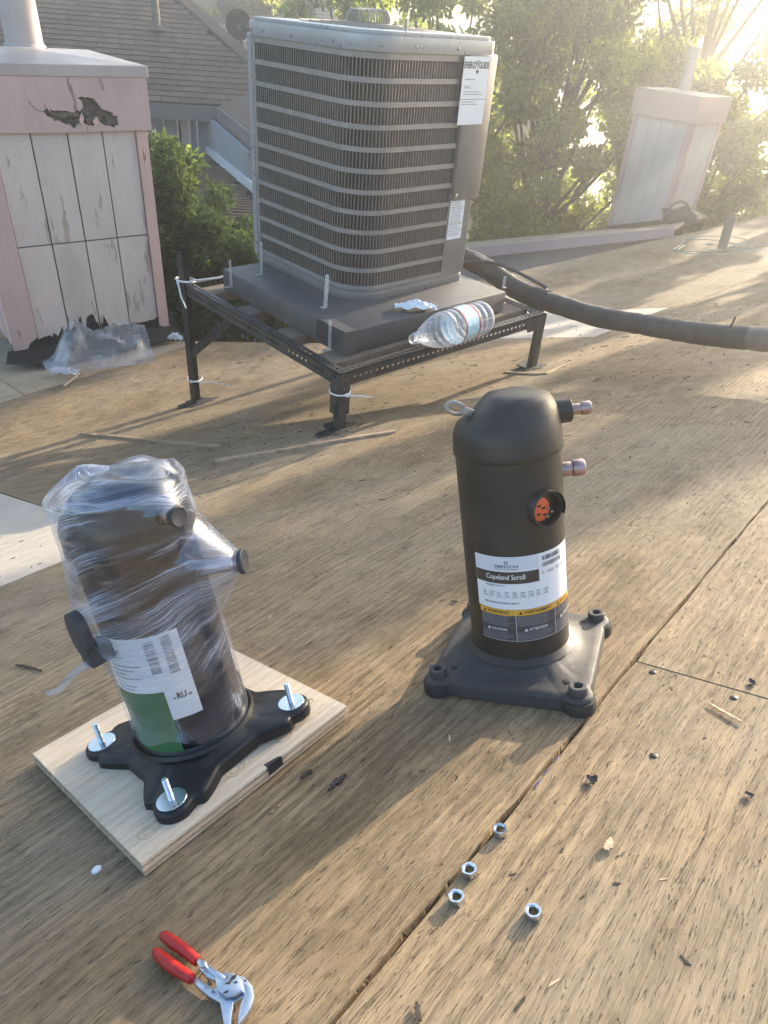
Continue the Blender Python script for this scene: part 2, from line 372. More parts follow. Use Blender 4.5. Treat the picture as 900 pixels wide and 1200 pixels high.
M['bot_label'] = plain('blue_white_label', (.45, .66, .84), .35, 0, .35, 120)
M['bot_red'] = plain('red_label_edge', (.40, .05, .06), .35, 0, .1, 60)
M['debris'] = plain('dark_debris', (.06, .045, .034), .9, 0, .5, 200)
M['chip'] = plain('pale_wood_chip', (.48, .37, .24), .8, 0, .3, 200)
M['dry_leaf'] = plain('dry_leaf_brown', (.06, .05, .045), .7, 0, .3, 90)
M['tar'] = plain('black_tar', (.025, .022, .02), .8, 0, .4, 60, bump=.01)
M['teal'] = plain('teal_rope', (.26, .38, .36), .6, 0, .15, 60)
M['blue'] = plain('blue_plastic_scrap', (.025, .035, .12), .7, 0, .2, 60)
M['dark_bag'] = plain('black_plastic_bag', (.05, .048, .05), .4, 0, .2, 20)
M['dish'] = plain('dark_grey_dish', (.025, .025, .028), .5, .2, .1, 20)
M['wall_white'] = paint('white_wall_boards', (.33, .345, .355), (.2, .185, .17), .66, stain=.75)
M['wall_grey'] = paint('grey_wall_boards', (.28, .29, .31), (.3, .28, .25), .75)
M['tan_wall'] = paint('tan_wall', (.50, .44, .33), (.3, .25, .2), .78)
M['fascia'] = paint('grey_beige_fascia', (.22, .19, .168), (.2, .16, .14), .76)
M['glass_dark'] = plain('skylight_glass', (.10, .11, .13), .15, 0, .1, 20)
def shingle_mat(name, a, b):
    k = NT(name); g = k.n('NewGeometry'); c = k.coord(); nz = k.noise(c, 1.3, 5, .6); gr = k.noise(c, 160, 2)
    cc = k.mix(g.outputs['Random Per Island'], a, b); cc = k.mix(k.math('MULTIPLY', k.ramp(nz, .4, .7), .4), cc, tuple(x * .6 for x in a))
    cc = k.mix(k.math('MULTIPLY', gr, .3), cc, (.25, .2, .16)); k.l(cc, k.p.inputs['Base Color']); k.p.inputs['Roughness'].default_value = .92
    return k.m
M['shingle'] = shingle_mat('brown_shingle', (.13, .086, .055), (.215, .145, .092))
M['shingle_far'] = shingle_mat('tan_shingle', (.30, .245, .18), (.36, .295, .22))
M['leaf_a'] = leaf_mat('tree_leaf', (.055, .092, .022), (.50, .60, .10))
M['leaf_b'] = leaf_mat('dark_tree_leaf', (.045, .075, .026), (.42, .52, .09))
M['leaf_c'] = leaf_mat('yellow_tree_leaf', (.08, .11, .025), (.66, .72, .12))
M['leaf_shrub'] = leaf_mat('shrub_leaf', (.06, .092, .032), (.28, .37, .09))
M['bark'] = plain('tree_bark', (.10, .075, .055), .9, 0, .4, 14, bump=.03)

# ------------------------------------------------------------------ lettering (flat print as thin meshes)
_tx = {}
def text_geo(body, bold=0.0):
    key = (body, bold)
    if key in _tx: return _tx[key]
    cu = bpy.data.curves.new('lettering', 'FONT'); cu.body = body; cu.size = 1; cu.resolution_u = 2; cu.offset = bold
    ob = bpy.data.objects.new('lettering', cu); COL.objects.link(ob); bpy.context.view_layer.update()
    me = bpy.data.meshes.new_from_object(ob.evaluated_get(bpy.context.evaluated_depsgraph_get()))
    vs = [tuple(v.co[:2]) for v in me.vertices]; fs = [tuple(p.vertices) for p in me.polygons]
    bpy.data.objects.remove(ob); bpy.data.curves.remove(cu); bpy.data.meshes.remove(me)
    x0 = min(v[0] for v in vs); x1 = max(v[0] for v in vs); y0 = min(v[1] for v in vs); y1 = max(v[1] for v in vs)
    _tx[key] = ([(v[0] - x0, v[1] - y0) for v in vs], fs, x1 - x0, y1 - y0); return _tx[key]
def put_text(mb, body, x, y, wd, ht, fn, bold=0.0, lift=0.0):    # fn(x, y, lift) -> point
    vs, fs, tw, th = text_geo(body, bold)
    mb.add([fn(x + v[0] / tw * wd, y + v[1] / th * ht, lift) for v in vs], fs)
def put_rect(mb, x0, y0, x1, y1, fn, lift=0.0, n=1):
    mb.grid(lambda a, b: fn(x0 + (x1 - x0) * a, y0 + (y1 - y0) * b, lift), n, 1)
def put_lines(mb, x0, x1, y0, y1, pitch, fn, lift=0.0, fill=.55, seed=1, ragged=.0):  # small print too fine to read: rows of dashes
    rr = random.Random(seed); y = y1
    while y - pitch > y0:
        x = x0; xe = x1 - rr.random() * ragged * (x1 - x0)
        while x < xe - .0015:
            l = min(xe - x, rr.uniform(.0015, .006)); put_rect(mb, x, y - pitch * fill, x + l, y, fn, lift); x += l + .0009
        y -= pitch
def put_bars(mb, x0, x1, y0, y1, fn, lift=0.0, seed=3, vertical=False):
    rr = random.Random(seed); t = x0 if not vertical else y0; end = x1 if not vertical else y1
    while t < end:
        wd = rr.choice((.0005, .0008, .0013))
        if vertical: put_rect(mb, x0, t, x1, min(end, t + wd), fn, lift)
        else: put_rect(mb, t, y0, min(end, t + wd), y1, fn, lift)
        t += wd + rr.choice((.0006, .0009, .0014))

# ================================================================== THE ROOF
ROOF_MW = frame(V3(OR) + G0, RE1, RN)
def roof_local(u, v, h): return Vector((u, v, delta(OR + u * E1 + v * E2) + h))
CLIP_A = ((2.10, 3.86), (2.83, 3.16)); CLIP_B = ((4.89, 3.37), (7.89, 2.90))
def sheet_mesh(name, u0, u1, v0, v1, clips, top=0.0, thick=.012, nu=None, nv=None, jit=0.0, seed=0):
    nu = nu or max(2, int((u1 - u0) / .25)); nv = nv or max(2, int((v1 - v0) / .25)); rr = random.Random(seed)
    bm = bmesh.new(); g = [[bm.verts.new((u0 + (u1 - u0) * i / nu + (rr.uniform(-jit, jit) if i in (0, nu) else 0), v0 + (v1 - v0) * j / nv + (rr.uniform(-jit, jit) if j in (0, nv) else 0), 0)) for i in range(nu + 1)] for j in range(nv + 1)]
    for j in range(nv):
        for i in range(nu): bm.faces.new((g[j][i], g[j][i + 1], g[j + 1][i + 1], g[j + 1][i]))
    for (a, b) in clips:
        d = Vector((b[0] - a[0], b[1] - a[1], 0)); nrm = Vector((-d.y, d.x, 0))
        bmesh.ops.bisect_plane(bm, geom=bm.verts[:] + bm.edges[:] + bm.faces[:], plane_co=(a[0], a[1], 0), plane_no=nrm, clear_outer=True)
    if not bm.faces: bm.free(); return None
    r = bmesh.ops.extrude_face_region(bm, geom=bm.faces[:])
    up = {q for q in r['geom'] if isinstance(q, bmesh.types.BMVert)}
    for q in bm.verts: q.co = roof_local(q.co.x, q.co.y, top if q in up else top - thick)
    bmesh.ops.recalc_face_normals(bm, faces=bm.faces)
    me = bpy.data.meshes.new(name); bm.to_mesh(me); bm.free(); return me
bm = bmesh.new()
for (u0, u1, clip) in ((-3.2, 3.1, CLIP_A), (3.1, 13.0, CLIP_B)):
    me = sheet_mesh('roof', u0, u1, -3.2, 6.0, [clip], -.028, .02); bm.from_mesh(me); bpy.data.meshes.remove(me)
me = bpy.data.meshes.new('roof'); bm.to_mesh(me); bm.free()
roof = bpy.data.objects.new('roof', me); COL.objects.link(roof); roof.matrix_world = ROOF_MW; me.materials.append(M['felt']); roof['kind'] = 'structure'
G_ = .0022
SHEETS = [  # u0, u1, v0, v1, material, clip, label
    (-3.1, .2795, -1.5, -.002, 'ply', None, None), (.276, 3.2, -1.5, -.002, 'ply', None, None), (3.2, 6.1, -1.5, -.002, 'ply', None, None), (6.1, 12.9, -1.5, -.002, 'ply', None, None),
    (-3.1, 1.2, -3.1, -1.5, 'ply', None, None), (1.2, 4.2, -3.1, -1.5, 'ply', None, None), (4.2, 12.9, -3.1, -1.5, 'ply', None, None),
    (-3.1, -1.23, 0, 1.5, 'ply', None, None), (-1.23, 1.7218, 0, 1.5, 'ply', None, None), (1.7186, 4.70, 0, 1.5, 'ply', None, None), (4.70, 7.7, 0, 1.5, 'ply', None, None), (7.7, 12.9, 0, 1.5, 'ply', CLIP_B, None),
    (-3.1, .185, 1.5, 2.6, 'ply_pale', None, 'pale newer plywood piece beside the wrapped compressor'), (-3.1, .185, 2.6, 3.82, 'ply', None, None),
    (.185, 3.1, 1.5, 3.0, 'ply', CLIP_A, None), (3.1, 3.5, 1.5, 3.7, 'ply', CLIP_B, None),
    (3.5, 4.74, 1.6, 3.0, 'ply_pale', None, 'pale newer plywood strip behind the equipment stand'), (3.5, 4.74, 1.5, 1.6, 'ply', None, None), (3.5, 4.74, 3.0, 3.7, 'ply', CLIP_B, None),
    (4.74, 7.7, 1.5, 3.0, 'ply', CLIP_B, None), (4.74, 7.7, 3.0, 3.7, 'ply', CLIP_B, None), (7.7, 10.3, 1.5, 3.1, 'ply', CLIP_B, None), (10.3, 12.9, 1.5, 3.1, 'ply', CLIP_B, None),
    (.185, 3.1, 3.0, 3.82, 'ply', CLIP_A, None), (-3.1, .9, 3.82, 5.9, 'ply_tan', CLIP_A, None), (.9, 3.1, 3.82, 5.9, 'ply_tan', CLIP_A, 'tan plywood sheet under the rotten chase'),
]
for i, (u0, u1, v0, v1, m, clip, lab) in enumerate(SHEETS):
    near = u0 < 2 and abs(v0) < 2
    me = sheet_mesh('plywood_sheet', u0 + G_, u1 - G_, v0 + G_, v1 - G_, [clip] if clip else [], rng.uniform(-.0015, .0015), .012,
                    nu=60 if near else None, jit=.0018 if near else .001, seed=i)
    if not me: continue
    me.materials.append(M[m]); o = bpy.data.objects.new('plywood_sheet', me); COL.objects.link(o); o.parent = roof
    if lab: o['label'] = lab

# ------------------------------------------------------------------ far roof section with its pink eave board
def vec(*a): return Vector(a)
Q1, Q2 = at_d(540, 304, 9.3), at_d(790, 277.5, 9.6)
T1, T2 = at_d(540, 291.5, 9.3), at_d(790, 266.0, 9.6)
CH_BL, CH_BR = vec(2.99, 11.25, -2.51) + G0, vec(3.56, 10.56, -2.19) + G0
eave = thing('eave_wall', Matrix.Translation(Q1), 'faded pink eave board over a white wall behind the roof edge', 'wall')
def quad_slab(p0, p1, p2, p3, t, name, mat, par=None, kind=None):
    n = (p1 - p0).cross(p3 - p0).normalized() * t
    base = par.matrix_world.translation if par else Vector()
    b = MB().add([p - base for p in (p0, p1, p2, p3, p0 + n, p1 + n, p2 + n, p3 + n)], [(0, 1, 2, 3), (7, 6, 5, 4), (0, 4, 5, 1), (1, 5, 6, 2), (2, 6, 7, 3), (3, 7, 4, 0)])
    return b.build(name, mat, par, kind=kind)
quad_slab(Q1, Q2, T2, T1, -.04, 'eave_board', M['far_pink'], eave)
dn = vec(0, 0, -2.2); bk = vec(-.10, .25, 0)
quad_slab(Q1 + dn + bk, Q2 + dn + bk, Q2 + bk, Q1 + bk, -.1, 'wall_board', M['far_white'], eave)
fd = [T1, T2, CH_BR + vec(.6, .5, .02), CH_BL + vec(.5, .7, -.1), CH_BL + vec(-.1, .12, -.03), at_d(540, 284.5, 10.3)]
b = MB(); b.add([p for p in fd] + [p - vec(0, 0, .05) for p in fd], [(0, 1, 2, 3, 4, 5), (11, 10, 9, 8, 7, 6)] + [(i, 6 + i, 6 + (i + 1) % 6, (i + 1) % 6) for i in range(6)])
b.build('far_roof_deck', M['ply_tan'], kind='structure')

# ------------------------------------------------------------------ ground and the wall of this building
b = MB(); b.add([(-3000, -3000, 0), (3000, -3000, 0), (3000, 3000, 0), (-3000, 3000, 0)], [(0, 1, 2, 3)]); b.build('ground', M['soil'], kind='structure')
wl = [surf(-3.0, 3.7, -.1), surf(2.0, 3.7, -.1), surf(3.0, 2.9, -.1), surf(3.1, 3.5, -.1), surf(7.9, 2.8, -.1), surf(12.8, 2.1, -.1)]
b = MB()
for p, q in zip(wl, wl[1:]): b.add([p, q, Vector((q.x, q.y, 0)), Vector((p.x, p.y, 0))], [(0, 1, 2, 3)])
b.build('building_wall', M['wall_grey'], kind='structure')

# ================================================================== EQUIPMENT STAND
AZ = 44.3
ZR = -1.2                                            # rail top, relative to the camera
H1, H2 = az_dir(AZ), az_dir(AZ + 90)
SB = vec(-.222, 2.578, ZR) + G0                      # front corner (top of rails)
LBA, LBC = 1.29, 1.325
stand = thing('equipment_stand', level_frame(SB, AZ), 'slotted angle steel stand holding the grey pad above the roof', 'stand')
def angle_iron(mb, p0, p1, out, dn_, wd=.058, wd2=.045, t=.004, pitch=.03, hole=.0065, holes=True):
    # L section from p0 to p1: one flange hangs along dn_, the other lies along -out; holes are real
    p0, p1, out, dn_ = map(Vector, (p0, p1, out, dn_)); L = (p1 - p0).length; ax = (p1 - p0) / L
    n = max(1, int(L / pitch)); pt = L / n
    def flange(side, width, thick):
        for i in range(n):
            x0, x1 = i * pt, (i + 1) * pt; c = ((x0 + x1) / 2, width * .5)
            sq = [(x0, 0), ((x0 + x1) / 2, 0), (x1, 0), (x1, width / 2), (x1, width), ((x0 + x1) / 2, width), (x0, width), (x0, width / 2)]
            ho = [(c[0] + hole * 1.5 * math.cos(a), c[1] + hole * math.sin(a)) for a in [math.radians(225 + 45 * k) for k in range(8)]]
            vs = []
            for z in (0, thick[0]):
                for (x, y) in sq + ho: vs.append(p0 + ax * x + side * y + thick[1] * z)
            fs = []
            for k in range(8):
                j = (k + 1) % 8
                fs += [(k, j, 8 + j, 8 + k), (16 + k, 24 + k, 24 + j, 16 + j), (8 + k, 8 + j, 24 + j, 24 + k)]
            mb.add(vs, fs)
        for y in (0, width):
            a = [p0 + side * y, p1 + side * y]; mb.add([a[0], a[1], a[1] + thick[1] * thick[0], a[0] + thick[1] * thick[0]], [(0, 1, 2, 3)])
    flange(dn_, wd, (t, -out)); flange(-out, wd2, (t, dn_))
X, Y, Z = vec(1, 0, 0), vec(0, 1, 0), vec(0, 0, 1)
def rail(p0, p1, out):
    b = MB(); angle_iron(b, p0, p1, out, -Z); return b.build('rail', M['grey_steel'], stand)
rail((0, 0, 0), (0, LBA, 0), -X); rail((.004, -.002, -.001), (LBC, -.002, -.001), -Y); rail((LBC + .002, 0, -.002), (LBC + .002, LBA, -.002), X); rail((0, LBA, -.003), (LBC, LBA, -.003), Y)
INV = stand.matrix_world.inverted()
def roof_z_at(x, y):                                # roof height under a stand-local x, y
    p = stand.matrix_world @ vec(x, y, 0); lo = -4.0; hi = 0.0
    f = lambda z: float(np.array([p.x, p.y, z]) @ NRM + HS - delta(np.array([p.x, p.y, z])))
    for _ in range(40):
        m = (lo + hi) / 2
        if f(m) > 0: hi = m
        else: lo = m
    return (INV @ vec(p.x, p.y, lo + CAMH)).z
LEGS = [(0, LBA, .155, -1, 1, 'black_steel', 0), (0, 0, -.004, -1, -1, 'grey_steel', 1), (LBC, 0, -.004, 1, -1, 'grey_steel', 1), (LBC, LBA, -.004, 1, 1, 'grey_steel', 1)]
for (x, y, zt, sx, sy, m, sh) in LEGS:
    b = MB(); zb = roof_z_at(x, y) + .012; o_ = .007
    split = zb + .06 if sh else zb
    angle_iron(b, (x + sx * o_, y + sy * o_, zt), (x + sx * o_, y + sy * o_, split), vec(sx, 0, 0), vec(0, -sy, 0), .058, .058, .004, .0235, .004)
    if sh: b.box((x + sx * .012 - sx * .025, y + sy * .012 - sy * .02, (zb + split) / 2 + .02), (.04, .035, split - zb + .08))
    leg = b.build('leg', M[m], stand)
    f2 = MB(); f2.box((x - sx * .02, y - sy * .02, zb - .004), (.10, .09, .008)); f2.build('foot_plate', M['black_steel'], leg)
zA = roof_z_at(0, LBA)
b = MB(); pA, pB = vec(-.004, LBA - .03, zA * .52), vec(.006, LBA - .42, -.05); dd = (pB - pA).normalized(); angle_iron(b, pA, pB, -X, vec(0, dd.z, -dd.y) * -1, .045, .03, .004, .04, .004)
b.build('brace', M['black_steel'], stand)
b = MB(); b.prism([(LBC - .17, -.012), (LBC - .002, -.012), (LBC - .002, -.075), (LBC - .13, -.075)], -.010, -.006, lambda x, y, z: vec(x, z, y)); b.build('gusset', M['grey_steel'], stand)
# tar and grit round the legs
for i, (x, y, zt, sx, sy, m, sh) in enumerate(LEGS[:3]):
    p = stand.matrix_world @ vec(x, y, 0); pl = ROOF_MW.inverted() @ (stand.matrix_world @ vec(x - sx * .02, y - sy * .02, roof_z_at(x, y)))
    rr = random.Random(i); k = 22; ring = [(pl.x + (.085 + .04 * rr.random()) * math.cos(2 * math.pi * j / k) * 1.15, pl.y + (.06 + .03 * rr.random()) * math.sin(2 * math.pi * j / k)) for j in range(k)]
    b = MB(); b.add([roof_local(pl.x, pl.y, .012)] + [roof_local(a, c, .001) for a, c in ring] + [roof_local(pl.x + (a - pl.x) * .6, pl.y + (c - pl.y) * .6, .009) for a, c in ring],
            [(1 + j, 1 + (j + 1) % k, 1 + k + (j + 1) % k, 1 + k + j) for j in range(k)] + [(0, 1 + k + j, 1 + k + (j + 1) % k) for j in range(k)])
    o = b.build('tar_patch', M['tar'], smooth=True, mw=ROOF_MW)
    tag(o, ('black tar patch round the foot of the tall leg by the bushes', 'black tar patch at the foot of the short front leg', 'black tar patch at the foot of the far right leg')[i], 'tar patch', 'tar patches at the stand legs')

# ------------------------------------------------------------------ timber sleepers across the rails
for i, (y, x0, x1) in enumerate(((.16, -.005 + .012, LBC - .01), (.47, .012, LBC - .01), (.80, .012, LBC - .012), (1.12, .012, LBC - .01))):
    b = MB(); b.box(((x1 - x0) / 2, 0, 0), (x1 - x0, .115, .045))
    o = b.build('timber_sleeper', M['timber'], bevel=.003, mw=stand.matrix_world @ Matrix.Translation((x0, y, -.0285)))
    tag(o, ('weathered timber sleeper under the front edge of the pad', 'second timber sleeper from the front under the pad', 'third timber sleeper from the front under the pad', 'rearmost timber sleeper beside the tall black leg')[i], 'timber', 'timber sleepers under the pad')

# ------------------------------------------------------------------ grey pad
PF = vec(-.221, 2.762, -1.10) + G0
pad = thing('equipment_pad', level_frame(PF, AZ), 'dark grey sheet metal pad under the condenser', 'pad')
b = MB(); b.box2((0, 0, -.104), (1.02, .965, 0)); b.build('pad_body', M['pad_metal'], pad, smooth=True, bevel=.008, seg=2)
b = MB(); b.box2((.0, -.0015, -.105), (.055, .2, .0015)); b.build('lap_seam', M['pad_metal'], pad, bevel=.001)

# ================================================================== CONDENSER UNIT
AC0 = vec(-.222, 3.101, -1.10) + G0
ac = thing('condenser_unit', level_frame(AC0, AZ) @ Matrix.Scale(1.042, 4, (0, 0, 1)), 'tall grey air conditioner condenser with louvered sides on the pad', 'air conditioner')
RC, LY, LX, WX = .17, .775, .56, .712
SEG = [LY - RC, RC * math.pi / 2, LX - RC]; STOT = sum(SEG)
def acpath(s, off=0.0):                               # along the louvered skin: left face, round corner, right face
    if s < SEG[0]: return vec(-off, LY - s, 0), vec(-1, 0, 0)
    s -= SEG[0]
    if s < SEG[1]:
        a = s / RC; n = vec(-math.cos(a), -math.sin(a), 0); return vec(RC, RC, 0) + n * (RC + off), n
    s -= SEG[1]; return vec(RC + s, -off, 0), vec(0, -1, 0)
def rrect(x0, y0, x1, y1, rf, rb=.03, n=10):
    out = []
    for (cx, cy, r, a0) in ((x0 + rf, y0 + rf, rf, 180), (x1 - rb, y0 + rb, rb, 270), (x1 - rb, y1 - rb, rb, 0), (x0 + rb, y1 - rb, rb, 90)):
        for k in range(n + 1):
            a = math.radians(a0 + 90 * k / n); out.append((cx + r * math.cos(a), cy + r * math.sin(a)))
    return out
ZF0, ZF1, NR = .048, .905, 11; PITCH = (ZF1 - ZF0) / NR
b = MB(); b.prism(rrect(.04, .04, WX - .03, LY - .02, RC - .04, .02), .03, .92); b.build('coil', M['coil'], ac, smooth=True)
b = MB(); b.prism(rrect(-.006, -.006, WX + .004, LY + .012, RC, .03), 0, .034); b.prism(rrect(-.002, -.002, WX, LY + .008, RC, .03), .034, .048); b.build('base_pan', M['ac_grey'], ac, smooth=True, bevel=.003)
def skin(z0, z1, off0, off1, s0=0.0, s1=STOT, n=40):
    b = MB(); vs = []
    for i in range(n + 1):
        s = s0 + (s1 - s0) * i / n
        for off, z in ((off1, z0), (off1, z1), (off0, z1), (off0, z0)):
            p, _ = acpath(s, off); vs.append((p.x, p.y, z))
    fs = []
    for i in range(n):
        for k in range(4): fs.append((i * 4 + k, i * 4 + (k + 1) % 4, (i + 1) * 4 + (k + 1) % 4, (i + 1) * 4 + k))
    fs += [(3, 2, 1, 0), tuple(n * 4 + k for k in range(4))]
    return b.add(vs, fs)
for i in range(NR + 1):
    z = ZF0 + i * PITCH; h0, h1 = (z - .009, z + .009) if 0 < i < NR else ((z, z + .012) if i == 0 else (z - .01, z + .016))
    skin(h0, h1, -.010, .0015).build('grille_band', M['ac_band'], ac, smooth=True)
NF = 78; fin_src = None
for i in range(NR):
    b = MB(); z0, z1 = ZF0 + i * PITCH + .007, ZF0 + (i + 1) * PITCH - .007
    for k in range(NF):
        s = .018 + (STOT - .03) * (k + .5) / NF; p, nn = acpath(s, -.006); t = vec(-nn.y, nn.x, 0)
        dirn = (nn * .95 + t * .25).normalized(); tt = vec(-dirn.y, dirn.x, 0)
        c = vec(p.x, p.y, 0); a0, a1 = c - dirn * .0045, c + dirn * .0045
        q = [a0 - tt * .0020, a1 - tt * .0020, a1 + tt * .0020, a0 + tt * .0020]
        zz1 = z1 - .004
        b.add([(v.x, v.y, z0) for v in q] + [(q[0].x, q[0].y, z1), (q[1].x, q[1].y, zz1), (q[2].x, q[2].y, zz1), (q[3].x, q[3].y, z1)], [(0, 1, 5, 4), (1, 2, 6, 5), (2, 3, 7, 6), (3, 0, 4, 7), (4, 5, 6, 7), (0, 3, 2, 1)])
    b.build('louver_row', M['fin'], ac, kind='stuff')
b = MB(); b.box2((-.006, LY - .022, .03), (.03, LY + .012, .925)); b.build('corner_post', M['ac_cap'], ac, bevel=.004)
b = MB(); b.box2((-.004, LY - .045, .04), (.012, LY - .024, .92)); b.build('edge_trim', M['ac_band'], ac, bevel=.003)
b = MB(); b.box2((.02, LY - .03, .03), (WX, LY + .008, .92)); b.build('back_panel', M['ac_grey'], ac, bevel=.004)
b = MB(); b.box2((LX - .006, -.003, .046), (WX, .30, .40)); b.box2((WX - .03, .30, .046), (WX - .002, LY, .92)); b.build('service_panel', M['ac_grey'], ac, bevel=.004)
b = MB(); b.box2((LX + .004, -.016, .372), (WX + .034, .34, .925)); cover = b.build('control_cover', M['ac_grey'], ac, smooth=True, bevel=.009)
b = MB(); b.lathe([(.0, -.002), (.011, -.002), (.011, .004), (.006, .006), (.0, .006)], 12, Matrix.Rotation(math.radians(90), 3, 'X'), (LX + .014, -.020, .395), caps=False); b.build('knockout', M['steel'], cover, smooth=True)
b = MB(); b.prism(rrect(-.010, -.012, WX + .034, LY + .016, RC + .005, .05), .918, .968); b.prism(rrect(.004, .002, WX + .02, LY + .002, RC, .05), .968, .982); cap = b.build('top_cap', M['ac_cap'], ac, smooth=True, bevel=.010, seg=3)
sc_src = MB().lathe([(0, 0), (.006, 0), (.006, .003), (.003, .0045), (0, .0045)], 8, caps=False).mesh('screw', True); sc_src.materials.append(M['steel'])
for s in (.03, .12, .33, .60, .80, .96, 1.2):
    p, nn = acpath(s, .0105); o = bpy.data.objects.new('screw', sc_src); COL.objects.link(o); o.parent = cap; o.matrix_basis = frame((p.x, p.y, .938), Z, nn)
for (p, nn) in ((vec(-.006, LY - .012, .5), -X), (vec(-.006, LY - .012, .08), -X), (vec(.2, -.007, .022), -Y), (vec(.5, -.007, .022), -Y), (vec(-.007, .5, .022), -X)):
    o = bpy.data.objects.new('screw', sc_src); COL.objects.link(o); o.parent = ac; o.matrix_basis = frame(p, Z, nn)
# fan guard: raised ring of wires over the motor, plus flat rings
b = MB(); cx, cy = .355, .40
for r in (.10, .15, .20, .25, .29): b.tube([(cx + r * math.cos(a), cy + r * math.sin(a), .986 + (.29 - r) * .04) for a in [2 * math.pi * k / 36 for k in range(36)]], .0022, 5, True)
b.build('fan_guard', M['wire_beige'], ac, smooth=True)
b = MB()
for k in range(44):
    a = 2 * math.pi * k / 44; c, s = math.cos(a), math.sin(a)
    b.tube([(cx + .088 * c, cy + .088 * s, .984), (cx + .092 * c, cy + .092 * s, 1.012), (cx + .080 * c, cy + .080 * s, 1.034), (cx + .03 * c, cy + .03 * s, 1.040)], .0036, 5)
b.build('motor_guard', M['wire_beige'], ac, smooth=True)
b = MB(); b.tube([(.30, .10, .98), (.30, .10, 1.02)], .006, 8); b.build('guard_stud', M['steel'], ac, smooth=True)
AI = ac.matrix_world.inverted()
def ac_face(px, py, yoff):                            # photo point on the right-hand face, local x/z
    p = AI @ in_plane(px, py, ac.matrix_world @ vec(0, yoff, 0), H2); return p.x, p.z
def sticker(name, px, yoff, parent, writer):
    c = [ac_face(x, y, yoff) for x, y in px]; x0 = min(c[0][0], c[3][0]); x1 = max(c[1][0], c[2][0]); z0 = (c[2][1] + c[3][1]) / 2; z1 = (c[0][1] + c[1][1]) / 2
    x0, x1 = (c[0][0] + c[3][0]) / 2, (c[1][0] + c[2][0]) / 2
    fn = lambda x, y, l: vec(x, yoff - l, y)
    b = MB(); b.box2((x0, yoff - .0006, z0), (x1, yoff, z1)); s = b.build(name, M['label'], parent)
    writer(s, x0, x1, z0, z1, fn)
def w_energy(s, x0, x1, z0, z1, fn):
    W_, H_ = x1 - x0, z1 - z0; b = MB()
    put_text(b, 'ENERGY', x0 + W_ * .02, z1 - H_ * .17, W_ * .48, H_ * .10, fn, .03, .0012); put_text(b, 'GUIDE', x0 + W_ * .58, z1 - H_ * .17, W_ * .40, H_ * .10, fn, .03, .0012)
    ax = x0 + W_ * .535
    for (a, c) in (((-.04, -.05), (0, -.14)), ((.04, -.05), (0, -.14)), ((0, -.12), (0, -.235))):
        put_rect(b, 0, 0, 1, 1, lambda u, v, l: fn(ax + W_ * (a[0] + (c[0] - a[0]) * u) + W_ * .022 * (v - .5), z1 + H_ * (a[1] + (c[1] - a[1]) * u), l), .0013)
    b.add([fn(ax - W_ * .07, z1 - H_ * .20, .0013), fn(ax + W_ * .07, z1 - H_ * .20, .0013), fn(ax, z1 - H_ * .25, .0013)], [(0, 1, 2)])
    put_rect(b, x0, z1 - H_ * .62, x1, z1 - H_ * .613, fn, .0012); put_text(b, '14.0', x0 + W_ * .12, z1 - H_ * .46, W_ * .22, H_ * .05, fn, .0, .0012)
    b.build('lettering', M['ink'], s, kind='stuff')
    b = MB(); put_lines(b, x0 + W_ * .1, x1 - W_ * .5, z1 - H_ * .36, z1 - H_ * .32, H_ * .03, fn, .0012, .4, 4); put_lines(b, x0 + W_ * .1, x1 - W_ * .1, z1 - H_ * .6, z1 - H_ * .5, H_ * .035, fn, .0012, .3, 5, .4); put_lines(b, x0 + W_ * .05, x1 - W_ * .2, z1 - H_ * .74, z1 - H_ * .65, H_ * .035, fn, .0012, .3, 6, .4); b.build('small_print', M['ink_grey'], s, kind='stuff')
sticker('energy_label', [(543, 66), (574, 66.5), (566, 145), (537, 147)], -.0165, ac, w_energy)
def w_low(s, x0, x1, z0, z1, fn):
    W_, H_ = x1 - x0, z1 - z0; b = MB()
    for t in (.02, .33, .66): put_rect(b, x0, z1 - H_ * (t + .012), x1, z1 - H_ * t, fn, .0012)
    b.build('green_rule', M['ink_pale'], s, kind='stuff')
    b = MB(); put_lines(b, x0 + W_ * .06, x1 - W_ * .06, z0 + H_ * .04, z1 - H_ * .05, H_ * .045, fn, .0012, .3, 9, .3); b.build('small_print', M['ink_grey'], s, kind='stuff')
sticker('instruction_label', [(529, 224), (546, 222.5), (540, 279), (524, 281)], -.0037, ac, w_low)

# ------------------------------------------------------------------ perforated hold-down straps
def strap_mesh(L, foot=.035, wd=.02, t=.0018):
    b = MB(); pt = .012; n = int(L / pt)
    def cell(o, ax, sd, nn):
        hw = wd / 2
        for sgn in (-1, 1):
            c0 = sgn * hw / 2; sq = []; ho = []
            for a in [225 + 45 * k for k in range(8)]:
                c, s = math.cos(math.radians(a)), math.sin(math.radians(a)); m = max(abs(c), abs(s)); sq.append((pt / 2 + pt / 2 * c / m, c0 + hw / 2 * s / m)); ho.append((pt / 2 + .0040 * c, c0 + .0038 * s))
            vs = [o + ax * x + sd * y + nn * z for z in (0, t) for (x, y) in sq + ho]; fs = []
            for k in range(8):
                j = (k + 1) % 8; fs += [(k, j, 8 + j, 8 + k), (16 + k, 24 + k, 24 + j, 16 + j), (8 + k, 8 + j, 24 + j, 24 + k), (k, 16 + k, 16 + j, j)]
            b.add(vs, fs)
    for i in range(n): cell(vec(0, 0, i * pt), Z, X, Y)
    for i in range(int(foot / pt)): cell(vec(0, 0, .0008) + Y * (-i * pt), -Y, X, Z)
    top = n * pt; b.prism([(wd / 2 * math.cos(a), top + wd / 2 * math.sin(a)) for a in [math.pi * k / 8 for k in range(9)]], 0, t, lambda x, y, z: vec(x, z, y))
    return b.mesh('perforated_strap')
